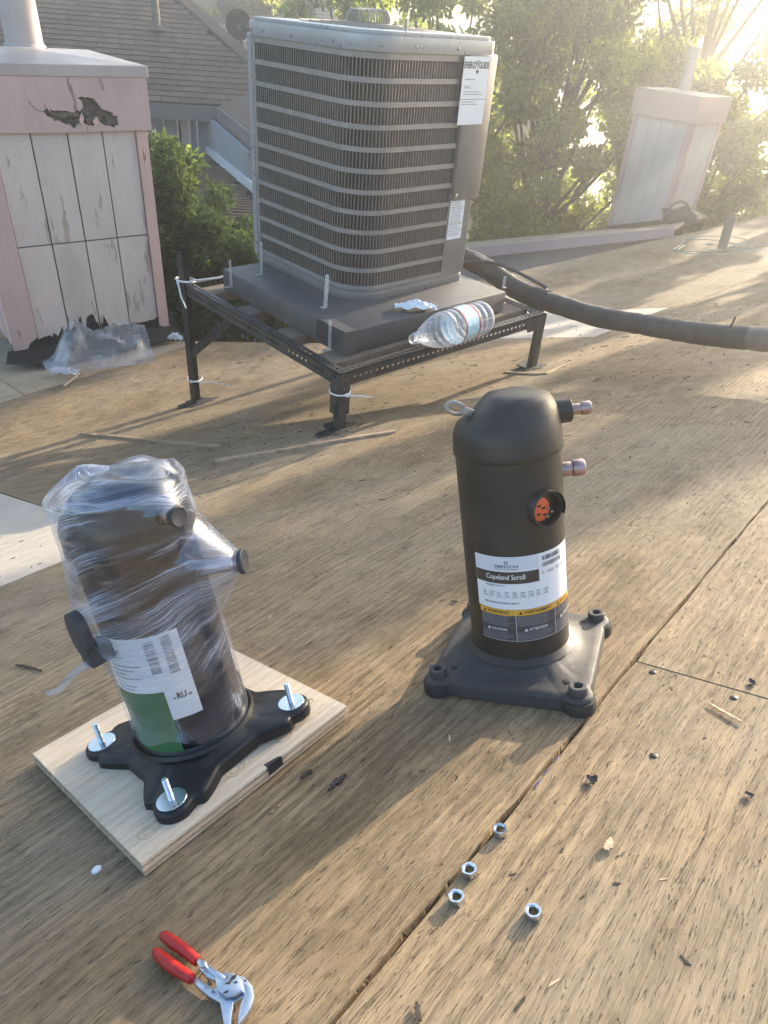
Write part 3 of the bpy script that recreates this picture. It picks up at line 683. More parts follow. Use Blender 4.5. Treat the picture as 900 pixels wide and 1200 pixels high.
PI_ = pad.matrix_world.inverted()
def strap(L, loc, az, tilt, label, foot=.035):
    me = strap_mesh(L, foot); me.materials.append(M['strap'])
    o = bpy.data.objects.new('perforated_strap', me); COL.objects.link(o)
    o.matrix_world = level_frame(loc, az) @ Matrix.Rotation(tilt, 4, 'X')
    tag(o, label, 'strap', 'perforated metal straps holding the condenser')
def on_pad(px, py, z=-1.0985): return at_z(px, py, z)
strap(.135, on_pad(381, 360), AZ - 90 + 12, math.radians(-4), 'white perforated strap at the rounded front corner of the condenser')
strap(.145, on_pad(306, 322), AZ - 90, math.radians(-2), 'white perforated strap by the back left corner post of the condenser', .03)
SL = PF + H2 * .90
zs = -1.2155
strap(.12, in_plane(386, 410, PF - H1 * .004, H1), AZ - 90, 0, 'white perforated strap screwed to the front end of the pad side', .04)
strap(.12, in_plane(271, 336, PF - H1 * .004, H1), AZ - 90, 0, 'white perforated strap at the far left end of the pad', .04)
strap(.05, at_z(590, 337, -1.098), AZ, 0, 'short strap tab standing on the right end of the pad', .02)

# ------------------------------------------------------------------ zip ties
def zip_tie(pts, tail, label, r=.0035):
    b = MB(); b.tube(pts, r, 6, True); b.tube(tail, [r, r, r * .5], 6); b.box(tail[0], (.012, .012, .012))
    o = b.build('zip_tie', M['zip'], smooth=True, mw=stand.matrix_world); tag(o, label, 'zip tie', 'white zip ties on the stand')
def loop(cx, cy, z, rx, ry, tilt=.0): return [vec(cx + rx * math.cos(a), cy + ry * math.sin(a), z + tilt * math.cos(a)) for a in [2 * math.pi * k / 14 for k in range(14)]]
zA_, zB_ = roof_z_at(0, LBA), roof_z_at(0, 0)
zip_tie(loop(.018, LBA - .018, .012, .047, .047, -.006), [vec(-.03, LBA - .03, .008), vec(-.04, LBA - .07, -.05), vec(-.035, LBA - .10, -.10)], 'white zip tie looped round the top of the tall black leg', .005)
zip_tie(loop(.018, LBA - .018, zA_ + .155, .040, .040), [vec(-.02, LBA - .045, zA_ + .155), vec(.06, LBA - .13, zA_ + .165), vec(.12, LBA - .20, zA_ + .16)], 'white zip tie low on the tall black leg')
zip_tie(loop(.016, .016, -.085, .043, .043), [vec(.02, -.026, -.088), vec(.06, -.075, -.082), vec(.10, -.10, -.088)], 'white zip tie round the short front leg')
b = MB(); b.tube([vec(.02, LBA - .06, .018), vec(.16, LBA - .10, .022), vec(.30, LBA - .06, .028)], .004, 6); tag(b.build('zip_tie', M['zip'], smooth=True, mw=stand.matrix_world), 'white nylon tie tail lying along the rear rail', 'zip tie', 'white zip ties on the stand')

# ------------------------------------------------------------------ insulated line set
pl = [(516, 296, 4.35), (548, 304, 4.22), (575, 318, 4.12), (600, 336, 4.03), (628, 349, 3.95), (660, 359, 3.87), (700, 371, 3.77), (752, 380, 3.64), (800, 388, 3.52), (850, 394, 3.40), (900, 398, 3.30), (960, 402, 3.18), (1040, 407, 3.05)]
pp = [at_d(*q) for q in pl]
pp += [hit(x, y, .05) for x, y in ((1180, 430), (1330, 452), (1500, 470))]    # runs on along the roof beyond the frame
def smooth_path(p, n=6):
    out = []
    for i in range(len(p) - 1):
        a, b_, c, d = p[max(0, i - 1)], p[i], p[i + 1], p[min(len(p) - 1, i + 2)]
        for k in range(n):
            t = k / n; out.append(.5 * ((2 * b_) + (c - a) * t + (2 * a - 5 * b_ + 4 * c - d) * t * t + (-a + 3 * b_ - 3 * c + d) * t ** 3))
    return out + [p[-1]]
sp = smooth_path(pp, 8); N_ = len(sp)
hose = thing('insulated_pipe', Matrix.Translation(sp[0]), 'thick grey foam insulated refrigerant line leaving the condenser to the right', 'pipe')
def hose_part(name, i0, i1, r, mat, seed, amp=.0035):
    rr = random.Random(seed); q = [p - sp[0] for p in sp[i0:i1]]; m = len(q)
    rad = [r * (1 + rr.uniform(-amp, amp) * 12) * (.94 if k in (0, m - 1) else 1) for k in range(m)]
    b = MB(); b.tube(q, rad, 20); return b.build(name, M[mat], hose, smooth=True)
hose_part('foam_sleeve', 0, 34, .054, 'hose', 1); hose_part('foam_sleeve', 33, 57, .049, 'hose', 2); hose_part('foam_sleeve', 56, 78, .048, 'hose', 3); hose_part('foam_sleeve', 77, N_, .051, 'tape', 4)
hose_part('tape_wrap', 31, 36, .059, 'hose', 5, .006)
cb = smooth_path([at_d(*q) for q in ((528, 308, 4.0), (552, 307, 3.98), (578, 308, 3.96), (600, 316, 3.94), (622, 327, 3.87), (640, 337, 3.82))], 6)
b = MB(); b.tube([p - sp[0] for p in cb], .009, 8); b.build('control_cable', M['rubber_grey'], hose, smooth=True)
b = MB(); b.tube([at_d(548, 297, 4.2) - sp[0], at_d(560, 301, 4.15) - sp[0], at_d(574, 310, 4.1) - sp[0]], .014, 8); b.build('copper_line', M['steel'], hose, smooth=True)
b = MB(); b.tube([at_d(*q) for q in ((856, 384, 3.33), (862, 371, 3.33))], .004, 6); tag(b.build('wire_stub', M['rubber'], smooth=True), 'thin dark wire sticking up from the insulated pipe', 'wire')

# ------------------------------------------------------------------ water bottle and scrap paper
BD = at_z(566, 372, -1.12); BN = at_z(482, 398, -1.12)
bx = (BN - BD); bz = Z
btl = thing('water_bottle', frame(BD, vec(0, 0, 1), bx), 'empty clear plastic water jug lying on the front rail of the stand', 'bottle')
L_ = bx.length; R_ = .079
prof = [(0.0, .004), (R_ * .7, .0), (R_ * .93, .008)]
for i in range(46):
    t = .03 + i * (.62 - .03) / 45; prof.append((R_ * (1 - .035 * (math.sin(t * 75) > .2) - .015), t * L_))
prof += [(R_ * .90, .66 * L_), (R_ * .80, .72 * L_), (R_ * .64, .79 * L_), (R_ * .46, .855 * L_), (R_ * .30, .90 * L_), (R_ * .27, .93 * L_), (R_ * .33, .935 * L_), (R_ * .33, .945 * L_), (R_ * .26, .95 * L_), (R_ * .26, .995 * L_), (R_ * .22, 1.0 * L_)]
b = MB(); b.lathe(prof, 40, caps=False); b.build('bottle_body', M['bottle'], btl, smooth=60)
b = MB(); b.lathe([(R_ * 1.004, .24 * L_), (R_ * 1.004, .43 * L_)], 40, caps=False); lb = b.build('bottle_label', M['bot_label'], btl, smooth=True)
b = MB(); b.lathe([(R_ * 1.008, .232 * L_), (R_ * 1.008, .252 * L_)], 40, caps=False); b.lathe([(R_ * 1.008, .42 * L_), (R_ * 1.008, .438 * L_)], 40, caps=False); b.build('label_edge', M['bot_red'], lb, smooth=True)
b = MB()
for k in range(36):
    a = random.uniform(0, 6.28); z = random.uniform(.27, .40) * L_
    put_rect(b, 0, 0, random.uniform(.008, .02), .005, lambda x, y, l: vec(R_ * 1.008 * math.cos(a + y / R_), R_ * 1.008 * math.sin(a + y / R_), z + x))
b.build('label_print', M['label'], lb, kind='stuff')
pc = at_z(487, 361, -1.085)
b = MB()
def crumple(a, c):
    x = (a - .5) * .19; wdt = .075 * (1 - abs(a - .5) * .9); y = (c - .5) * wdt
    return vec(x, y, .012 + .028 * math.exp(-((a - .5) * 3) ** 2) * (1 - (c - .5) ** 2 * 3) + .006 * math.sin(a * 17 + c * 9) + .004 * math.sin(c * 23))
b.grid(crumple, 16, 8); o = b.build('paper_scrap', M['paper'], smooth=True, mw=level_frame(at_z(487, 363, -1.098), 12)); tag(o, 'torn white paper scrap lying on the pad beside the jug', 'paper')

# ================================================================== COMPRESSORS
RS = .082                                             # shell radius of both
def cylfn(r0, dz=0.0):                                # unrolled print: x = arc length from angle 0, y = height
    return lambda x, y, l: vec((r0 + l) * math.cos(x / r0), (r0 + l) * math.sin(x / r0), y + dz)
def arc(deg, r=RS): return math.radians(deg % 360) * r
def base_plate(edge, h_edge, h_mid, skirt, n=144, r0=RS + .002, soft=.5):
    b = MB(); rings = []
    prof = [(0.0, h_mid), (.10, h_mid - .004), (.22, h_edge + (h_mid - h_edge) * .45), (.45, h_edge + (h_mid - h_edge) * .16), (.72, h_edge + .001), (.93, h_edge), (.985, h_edge - .002), (1.0, h_edge - .006), (1.0, skirt), (.97, skirt), (.5, skirt + .003), (0, skirt + .003)]
    vs = []
    for t, z in prof:
        for i in range(n):
            a = 2 * math.pi * i / n; re = edge(a); r = r0 + (re - r0) * t
            vs.append((r * math.cos(a), r * math.sin(a), z))
    fs = [(j * n + i, j * n + (i + 1) % n, (j + 1) * n + (i + 1) % n, (j + 1) * n + i) for j in range(len(prof) - 1) for i in range(n)]
    return b.add(vs, fs)
def ear(a, c, rho, rad):                              # distance along direction a to the far side of a lobe
    dx = rho * math.cos(a - c); dy = rho * math.sin(a - c)
    return dx + math.sqrt(max(0, rad * rad - dy * dy)) if abs(dy) < rad and dx > 0 else 0
def poly_r(poly, a):                                  # ray from the origin to a star-shaped polygon
    d = (math.cos(a), math.sin(a)); best = 0
    for (x0, y0), (x1, y1) in zip(poly, poly[1:] + poly[:1]):
        ex, ey = x1 - x0, y1 - y0; den = d[0] * ey - d[1] * ex
        if abs(den) < 1e-12: continue
        t = (x0 * ey - y0 * ex) / den; s = (x0 * d[1] - y0 * d[0]) / den
        if t > 0 and -1e-9 <= s <= 1 + 1e-9: best = max(best, t)
    return best
def rad_dir(deg): a = math.radians(deg); return vec(math.cos(a), math.sin(a), 0)
def rot_to(d): return d.to_track_quat('Z', 'Y').to_matrix()
def crown_cap(r_side, h0, h1, top, off, mat, par, n=64):
    b = MB(); prof = [(1.0, h0, 0), (1.03, h0 + .003, 0), (1.034, h0 + .009, 0), (1.022, h0 + .016, 0), (1.022, h1 - .03, 0), (1.0, h1 - .018, .15), (.94, h1 - .006, .4), (.84, h1, .65), (.66, h1 + .006, .85), (.40, h1 + .008, 1), (.15, h1 + .009, 1), (.001, h1 + .009, 1)]
    vs = []
    for t, z, k in prof:
        for i in range(n):
            a = 2 * math.pi * i / n; x, y = r_side * t * math.cos(a), r_side * t * math.sin(a)
            d = math.hypot(x - off.x, y - off.y) / (r_side * .92); lift = (top - h1 - .009) * (1 - sm(.66, 1.14, d)) * min(1, k * 1.6)
            vs.append((x, y, z + lift))
    fs = [(j * n + i, j * n + (i + 1) % n, (j + 1) * n + (i + 1) % n, (j + 1) * n + i) for j in range(len(prof) - 1) for i in range(n)]
    b.add(vs, fs); return b.build('crown_cap', mat, par, smooth=50)
def lifting_eye(par, pos, out, mat, up=.6):
    b = MB(); d = (out + Z * up).normalized(); s = d.cross(Z).normalized(); nn = d.cross(s)
    ring = lambda ra, rb, k=20: [(ra * math.cos(2 * math.pi * i / k), rb * math.sin(2 * math.pi * i / k)) for i in range(k)]
    b.holed([ring(.0175, .0115), ring(.0100, .0060)], -.002, .002, lambda x, y, z: pos + d * (x + .013) + nn * y + s * z)
    b.box(pos - d * .010, (.024, .006, .012), Matrix((d, s, nn)).transposed()); return b.build('lifting_eye', mat, par, smooth=True, bevel=.0008)

# ---------------------------------------------------------------- old compressor on the right
c0 = roof_frame(.1855, .1632, 0)
old = thing('compressor', c0, 'dusty dark brown compressor standing bare on the roof with its orange terminal open', 'compressor', 'compressors on the roof')
FA = [63.5, 153.5, 243.5, 333.5]; RF = .158
def edge_old(a):
    u = a - math.radians(FA[0] + 45); m = max(abs(math.cos(u)), abs(math.sin(u))); r = .130 / m
    r = min(r, .156)
    return max([r] + [ear(a, math.radians(c), RF, .024) for c in FA])
base_plate(edge_old, .029, .048, .004, 180).build('base_plate', M['comp_base'], old, smooth=50)
for i, c in enumerate(FA):
    p = rad_dir(c) * (RF + .002)
    b = MB(); b.lathe([(0, 0), (.025, 0), (.0265, .002), (.0265, .019), (.0255, .021), (0, .021)], 28, c=p, caps=False); g = b.build('grommet', M['rubber'], old, smooth=True)
    b = MB(); b.lathe([(.006, .030), (.0145, .030), (.0145, .041), (.013, .043), (.008, .043), (.0065, .041), (.006, .030)], 24, c=p, caps=False); b.build('mount_ring', M['rubber_grey'], g, smooth=True)
    b = MB(); q = rad_dir(c); s = q.cross(Z); b.box(p - q * .036 + Z * .0315, (.022, .006, .003), Matrix((q, s, Z)).transposed()); b.build('slot', M['felt'], g)
b = MB(); b.lathe([(RS, .03), (RS, .10), (RS, .25), (RS, .392)], 72, caps=False); b.build('shell', M['comp_brown'], old, smooth=True)
b = MB(); b.lathe([(RS + .010, .046), (RS + .004, .051), (RS + .0005, .055)], 72, caps=False); b.build('weld_bead', M['comp_brown'], old, smooth=True)
ST = rad_dir(-47)
crown_cap(RS, .384, .438, .474, ST * .026, M['comp_brown'], old)
lifting_eye(old, vec(0, 0, .455) + rad_dir(135) * .064, rad_dir(135), M['steel'], .45)
def stub(par, name, h, d, parts):                     # (r, start, end, material)
    o = None
    for i, (r, a, e, m) in enumerate(parts):
        b = MB(); q = rot_to(d)
        b.lathe([(r * .9, a), (r, a + .0015), (r, e - .0015), (r * .9, e)], 24, q, vec(0, 0, h))
        x = b.build(('stub_collar', 'stub_tube', 'stub_end')[i] if len(parts) == 3 else ('stub_tube', 'stub_end')[i], M[m], o or par, smooth=50)
        o = o or x
    return o
stub(old, 'discharge', .434, ST, [(.0185, .060, .100, 'comp_brown'), (.0085, .095, .118, 'copper'), (.0105, .115, .130, 'copper')])
stub(old, 'suction', .340, ST, [(.0115, .070, .104, 'copper'), (.0135, .098, .118, 'copper')])
# terminal: dark ring with orange block and pins
TD = rad_dir(-112); TR = rot_to(TD); tc = vec(0, 0, .309) - TD * .006
b = MB(); b.lathe([(.0245, .070), (.0285, .070), (.0285, .0965), (.0275, .098), (.0250, .098), (.0245, .0965), (.0245, .070)], 40, TR, tc, caps=False); ring = b.build('terminal_ring', M['comp_brown'], old, smooth=True)
b = MB(); b.lathe([(.0245, .0835), (.001, .0835)], 32, TR, tc, caps=False); b.build('terminal_well', M['felt'], ring)
tx, ty = TR @ vec(1, 0, 0), TR @ vec(0, 1, 0)
side = Z.cross(TD).normalized()                       # to the right as seen from outside
tp = lambda x, y, r: tc + TD * r + side * x + Z * y
b = MB(); dsk = [(-.007 + .0165 * math.cos(a), .0 + .019 * math.sin(a)) for a in [2 * math.pi * k / 28 for k in range(28)]]
b.prism(dsk, .084, .089, lambda x, y, z: tp(x, y, z)); blk = b.build('terminal_block', M['orange'], ring, smooth=True, bevel=.001)
b = MB()
for (x, y) in ((-.010, .006), (-.002, .001), (-.011, -.007), (.0, -.010)): b.box(tp(x, y, .0894), (.0065, .0012, .003), Matrix((side, TD, Z)).transposed())
b.build('contact_slot', M['ink'], blk)
for (x, y) in ((.004, -.014), (.012, -.008), (.006, -.002)):
    b = MB(); b.sphere(tp(x, y, .091), .0024, 8); b.build('pin', M['steel'], ring, smooth=True)
b = MB(); b.tube([tp(-.020, -.022, .083), tp(-.010, -.034, .0835), tp(-.001, -.042, .0845)], .002, 6); b.build('retainer_strap', M['comp_brown'], ring, smooth=True)
b = MB(); b.grid(lambda a, c: tp(.0295 * math.cos(math.radians(-25 + 110 * a)), .0295 * math.sin(math.radians(-25 + 110 * a)), .080 + .022 * c), 14, 1); b.build('ring_guard', M['comp_brown'], ring, smooth=True)
# print: white data label, amber strip, dark warning label
fn = cylfn(RS + .0004, .035)
def cyl_label(par, name, d0, d1, z0, z1, mat, lift, lab=None):
    b = MB(); put_rect(b, arc(d0), z0, arc(d0) + math.radians((d1 - d0) % 360) * RS, z1, fn, lift, 30); o = b.build(name, M[mat], par, smooth=True)
    if lab: o['label'] = lab
    return o
WL = cyl_label(old, 'data_label', 165.5, 290, .1115, .2030, 'label', 0)
cyl_label(WL, 'label_field', 166, 239, .180, .2022, 'label_blue', .0003)
cyl_label(WL, 'brand_band', 166, 239, .157, .1775, 'ink_brown', .0003)
X0 = arc(166)
b = MB(); put_text(b, 'Copeland Scroll', X0 + .020, .1615, .062, .0115, fn, .012, .0006); b.build('brand_name', M['ink_white'], WL)
b = MB(); put_text(b, 'EMERSON', X0 + .036, .1845, .036, .0048, fn, .01, .0006); put_text(b, 'Climate Technologies', X0 + .036, .1805, .036, .003, fn, 0, .0006)
for sx in (-1, 1):
    for sy in (-1, 1):
        b.add([fn(X0 + .054 + sx * .0005, .1938 + sy * .0004, .0006), fn(X0 + .054 + sx * .0036, .1938 + sy * .0010, .0006), fn(X0 + .054 + sx * .0012, .1938 + sy * .0036, .0006)], [(0, 1, 2)])
b.build('maker_mark', M['ink_blue'], WL)
b = MB(); xb = arc(243)
put_bars(b, xb, xb + .040, .190, .1975, fn, .0004, 3); put_bars(b, xb, xb + .040, .179, .1865, fn, .0004, 4); b.build('bar_code', M['ink'], WL, kind='stuff')
b = MB(); put_text(b, 'R - 410A  102  1M', xb, .1665, .046, .006, fn, .0, .0004); put_text(b, '230V', X0 + .02, .1500, .012, .0028, fn, 0, .0004)
put_lines(b, X0 + .018, X0 + .05, .148, .1545, .0035, fn, .0004, .5, 11); put_lines(b, xb, xb + .035, .199, .2025, .0035, fn, .0004, .5, 12)
for k in range(9):
    x = X0 + .012 + k * .0125; put_lines(b, x, x + .009, .1285, .1425, .0038, fn, .0004, .45, 20 + k, .4)
    if k: put_rect(b, x - .0016, .128, x - .0013, .143, fn, .0004)
put_rect(b, X0 + .010, .1435, X0 + .118, .1438, fn, .0004); put_lines(b, X0 + .014, X0 + .07, .1195, .1240, .0042, fn, .0004, .6, 40)
b.build('data_print', M['ink_grey'], WL)
YL = cyl_label(old, 'amber_label', 167.5, 292, .1005, .1113, 'yellow', .0002)
DL = cyl_label(old, 'warning_label', 168, 292, .0550, .1003, 'warn', .0002)
XA = arc(168); d1x, d2x = arc(210.5), arc(257.5)
def tri(b, x, y, s, l): b.add([fn(x, y, l), fn(x + s, y, l), fn(x + s / 2, y + s * .9, l)], [(0, 1, 2)])
for (x, t, wd) in ((XA + .006, 'WARNING', .036), (d1x + .005, 'AVERTISSEMENT', .046), (d2x + .005, 'AVISO', .024)):
    b = MB(); tri(b, x, .1030, .0062, .0006); put_text(b, t, x + .0085, .1035, wd, .0055, fn, .015, .0006); b.build('lettering', M['ink'], YL)
for (x0, x1, t, wd, sd) in ((XA, d1x, 'CAUTION', .026, 1), (d1x, d2x, 'ATTENTION', .032, 2), (d2x, arc(292), 'ATENCION', .03, 3)):
    zc = .0715 if sd < 3 else .077
    b = MB(); tri(b, x0 + .012, zc + .0005, .0062, .0006); put_text(b, t, x0 + .0195, zc + .001, wd, .005, fn, .015, .0006); b.build('lettering', M['ink_white'], DL)
b = MB()
for (x0, x1, sd) in ((XA, d1x, 1), (d1x, d2x, 2), (d2x, arc(292), 3)):
    zc = .0715 if sd < 3 else .077
    put_lines(b, x0 + .002, x1 - .002, zc + .008, .0992, .00155, fn, .0004, .5, 50 + sd, .25); put_lines(b, x0 + .002, x1 - .002, .0560, zc - .0015, .00155, fn, .0004, .5, 60 + sd, .25)
b.build('small_print', M['ink_grey'], DL, kind='stuff')
b = MB()
for x in (d1x, d2x): put_rect(b, x - .0004, .055, x + .0004, .1113, fn, .0007)
for x0, x1, z0, z1 in ((XA, arc(292), .0545, .0552),): put_rect(b, x0, z0, x1, z1, fn, .0007, 30)
b.build('label_rule', M['label_blue'], DL)
b = MB()
for (h, dg, sx, sy) in ((.375, 222, .006, .0012), (.262, 185, .008, .0025), (.40, 230, .010, .0015), (.232, 214, .004, .001), (.02, 222, .005, .0016), (.03, 205, .0015, .005)):
    put_rect(b, arc(dg), h, arc(dg) + sx, h + sy, cylfn(RS * (1.021 if h > .35 else 1.0) + .0004, .035), 0)
b.build('paint_scrape', M['rubber_grey'], old)

# ---------------------------------------------------------------- plywood board and new wrapped compressor
bpts = [(-.468, .321), (-.450, .672), (-.085, .318)]
BU = vec(1, .0, 0); bc = (-.268, .493); TB = .021
bw = thing('plywood_board', roof_frame(-.468, .318, .004, math.radians(0)), 'new pale plywood offcut under the wrapped compressor', 'board')
outline = [(0, 0), (.372, -.002), (.384, .345), (.014, .352)]
nply = 5
for i in range(nply):
    z0, z1 = TB * i / nply, TB * (i + 1) / nply; sh = [0, .0015, -.001, .0012, 0][i]
    b = MB(); b.prism([(x + (sh if x < .2 else -sh), y + (sh if y < .2 else -sh)) for x, y in outline], z0, z1 - .0001)
    o = b.build('ply_layer', M['ply_pale'] if i % 2 == 0 else M['lath'], bw)
    if i == nply - 1:
        o.name = 'top_veneer'
M['veneer'] = wood_sheet('new_veneer', (.72, .62, .50), (.67, .57, .44), (.56, .44, .31), .12, .15)
M['veneer_edge'] = wood_sheet('veneer_edge', (.56, .46, .35), (.48, .38, .27), (.34, .25, .16), .3, .2)
for ch in bw.children: ch.data.materials[0] = M['veneer'] if ch.name.startswith('top') else (M['veneer_edge'] if ch.data.materials[0] == M['ply_pale'] else M['lath'])
def ring2(cx, cy, r, w_, k=24, ex=1.3): return [[(cx + r * ex * math.cos(2 * math.pi * i / k), cy + r * math.sin(2 * math.pi * i / k)) for i in range(k)], [(cx + (r - w_) * ex * math.cos(2 * math.pi * i / k), cy + (r - w_) * math.sin(2 * math.pi * i / k)) for i in range(k)]]
M['knot'] = plain('veneer_knot', (.56, .43, .29), .7, 0, .2, 120)
for i, (x, y, r) in enumerate(((.035, .040, .012), (.175, .035, .013), (.235, .055, .010), (.265, .03, .012), (.315, .04, .011), (.345, .06, .008))):
    b = MB(); b.holed(ring2(x, y, r, .0018), TB, TB + .0004); b.holed(ring2(x, y, r * .5, .0014), TB, TB + .0004); b.build('knot', M['knot'], bw)
b = MB(); b.prism([(.205, .006), (.228, .002), (.232, -.0025), (.205, -.0025)], .006, TB + .0006); b.build('black_mark', M['ink'], bw)

cl_ax = V3(NRM) + V3(E1) * -.046 + V3(E2) * .015
cn = roof_frame(-.280, .4625, .055, 0, cl_ax) @ Matrix.Translation((0, 0, -.055))
new = thing('compressor', cn, 'new black compressor wrapped in clear stretch film on a pale plywood board', 'compressor', 'compressors on the roof')
NI = cn.inverted()
WASH = []
for (px, py) in ((196, 935), (115, 861), (341, 822)):
    q = NI @ (V3(on_plane(px, py, .055)) + G0); WASH.append(math.degrees(math.atan2(q.y, q.x)) % 360)
rw = .150
EA = [WASH[0], WASH[1], WASH[2], (WASH[0] + 180) % 360]
def edge_new(a):
    pts = []
    for c in sorted(EA):
        pts += [(math.radians(c - 15), .150), (math.radians(c + 15), .150)]
    poly = []
    for c in sorted(EA):
        for dd_, r in ((-14, .160), (14, .160), (22, .132), (30, .110)): poly.append((r * math.cos(math.radians(c + dd_)), r * math.sin(math.radians(c + dd_))))
        nx = sorted(EA)[(sorted(EA).index(c) + 1) % 4]; gap = (nx - c) % 360
        for dd_, r in ((gap - 30, .110), (gap - 22, .132)): poly.append((r * math.cos(math.radians(c + dd_)), r * math.sin(math.radians(c + dd_))))
    return max([min(.150, max(.092, poly_r(poly, a)))] + [ear(a, math.radians(c), rw, .027) for c in EA])
hb = .004 + TB
base_plate(edge_new, hb + .020, hb + .036, hb + .001, 180).build('base_plate', M['comp_base'], new, smooth=50).data.materials[0] = M['rubber']
M['base_black'] = plain('satin_black_steel', (.014, .015, .018), .38, .2, .2, 30)
new.children[0].data.materials[0] = M['base_black']
b = MB(); b.lathe([(RS, hb + .02), (RS, .395)], 72, caps=False); b.build('shell', M['comp_black'], new, smooth=True)
b = MB(); b.lathe([(RS + .012, hb + .037), (RS + .009, hb + .043), (RS + .004, hb + .040), (RS + .0005, hb + .046)], 72, caps=False); b.build('weld_collar', M['base_black'], new, smooth=True)
for i, c in enumerate(EA):
    p = rad_dir(c) * rw; zt = hb + .0205
    b = MB(); b.lathe([(0, zt), (.0205, zt), (.021, zt + .0006), (.021, zt + .0018), (.0204, zt + .0024), (0, zt + .0024)], 36, c=p, caps=False); wsh = b.build('washer', M['zinc'], new, smooth=True)
    b = MB(); prof = []
    z = zt + .002
    while z < zt + .036: prof += [(.0044, z), (.0039, z + .0007)]; z += .0014
    b.lathe([(0, zt)] + prof + [(.0036, z), (0, z)], 14, c=p, caps=False); b.build('bolt', M['zinc'], wsh, smooth=False)
FR = -114.5
D1, D2, D3 = rad_dir(FR + 33), rad_dir(FR + 62), rad_dir(FR - 66)
H_1, H_2, H_3 = .414, .316, .288
crown_cap(RS * 1.055, .375, .432, .466, D1 * .016, M['comp_black'], new)
lifting_eye(new, vec(0, 0, .458) + rad_dir(FR - 150) * .062, rad_dir(FR - 150), M['steel'], .35)
stub(new, 'discharge', H_1, D1, [(.0105, .07, .100, 'copper'), (.012, .098, .106, 'rubber')])
stub(new, 'suction', H_2, D2, [(.0125, .07, .132, 'copper'), (.014, .128, .141, 'copper')])
for (h, d, r, a) in ((H_1, D1, .0135, .104), (H_2, D2, .0175, .139)):
    b = MB(); b.lathe([(0, a), (r * .96, a), (r, a + .001), (r, a + .006), (r * .9, a + .0075), (r * .7, a + .0065), (0, a + .0065)], 28, rot_to(d), vec(0, 0, h), caps=False); b.build('rubber_plug', M['rubber_grey'], new, smooth=True)
b = MB(); q3 = rot_to(D3); sd3 = Z.cross(D3).normalized()
ov = [(.0215 * math.cos(a), .027 * math.sin(a) + (-.012 if math.sin(a) < -.3 else 0)) for a in [2 * math.pi * k / 32 for k in range(32)]]
b.prism(ov, .104, .117, lambda x, y, z: vec(0, 0, H_3) + D3 * z + sd3 * x + Z * y); b.build('terminal_cover', M['rubber_grey'], new, smooth=True, bevel=.003)
b = MB(); b.box(vec(0, 0, H_3 - .042) + D3 * .098, (.035, .03, .028), Matrix((D3, sd3, Z)).transposed()); b.build('cover_tab', M['rubber_grey'], new, bevel=.003)
# labels on the shell
fn = cylfn(RS + .0008, .055)
NLX0 = arc(166); NLX1 = arc(259.2)
LW = MB(); put_rect(LW, NLX0, .118, arc(229), .206, fn, 0, 24); put_rect(LW, arc(229), .0695, NLX1, .206, fn, 0, 16); LW = LW.build('data_label', M['label'], new, smooth=True)
LG = MB(); put_rect(LG, NLX0, .014, arc(229.6), .118, fn, .0001, 24); LG = LG.build('green_label', M['green'], new, smooth=True)
b = MB(); put_bars(b, arc(229) - .006, arc(229) + .008, .148, .199, fn, .0003, 5, True); put_bars(b, arc(229) + .018, arc(229) + .031, .143, .201, fn, .0003, 6, True); b.build('bar_code', M['ink'], LW, kind='stuff')
b = MB(); xs = NLX0 + .030
put_text(b, 'Series', xs - .012, .1905, .016, .005, fn, .0, .0003); put_text(b, '303RKAC', xs - .014, .1815, .028, .006, fn, .02, .0003); b.build('lettering', M['ink'], LW)
b = MB()
for k, (z, l) in enumerate(((.177, .03), (.171, .02), (.163, .055), (.156, .045), (.149, .03), (.143, .05), (.136, .02), (.130, .04), (.124, .034))): put_lines(b, xs - .014, xs - .014 + l, z - .004, z, .0034, fn, .0003, .55, 70 + k)
b.build('small_print', M['ink_grey'], LW, kind='stuff')
b = MB(); xu = arc(229) + .017; zu = .101
put_text(b, 'c', xu - .006, zu + .001, .003, .0035, fn, .02, .0003); put_text(b, 'RU', xu - .001, zu, .013, .010, fn, .03, .0003); put_text(b, 'us', xu + .0145, zu + .0005, .005, .0035, fn, .02, .0003); b.build('safety_mark', M['ink'], LW)
b = MB()
for k in range(15):
    z = .113 - k * .0053
    if z < .02: break
    big = k in (0, 6, 10); put_lines(b, NLX0 + .014 + (0 if big else .004), arc(229.6) - (.012 if big else random.uniform(.004, .02)), z - (.005 if big else .0035), z, .006, fn, .0004, .62 if big else .42, 90 + k)
b.build('small_print', M['ink_pale'], LG, kind='stuff')
# stretch film: one draped skin, pulled out to each stub
def film_r(th, h):
    base = RS + .0050 + .0055 * sm(.30, .37, h)
    r = base
    for (d, hh, ro, rd, D, pw) in ((D1, H_1, .107, .014, .050, 1.1), (D2, H_2, .136, .0165, .072, 1.35), (D3, H_3, .104, .030, .075, 1.1)):
        c = math.atan2(d.y, d.x); da = (th - c + math.pi) % (2 * math.pi) - math.pi
        dist = math.hypot(da * RS * 1.25, (h - hh) * (1.0 if h > hh else .95)); t = max(0.0, min(1.0, (dist - rd) / D)); r = max(r, base + (ro - base) * (1 - t) ** pw)
    wr = .0003 * math.sin(h * 260 + 3 * math.sin(th * 2)) * math.sin(th * 5 + h * 30) + .0002 * math.sin(h * 520 + th * 7) + .0004 * math.sin(th * 17 + h * 60)
    return r + wr * sm(.08, .2, h) + .003 * sm(.40, .44, h) * math.sin(th * 3 + 1)
b = MB(); NU, NV = 200, 150; vs = []; uvs = []; hts = []
a0f = math.radians(FR + 180)
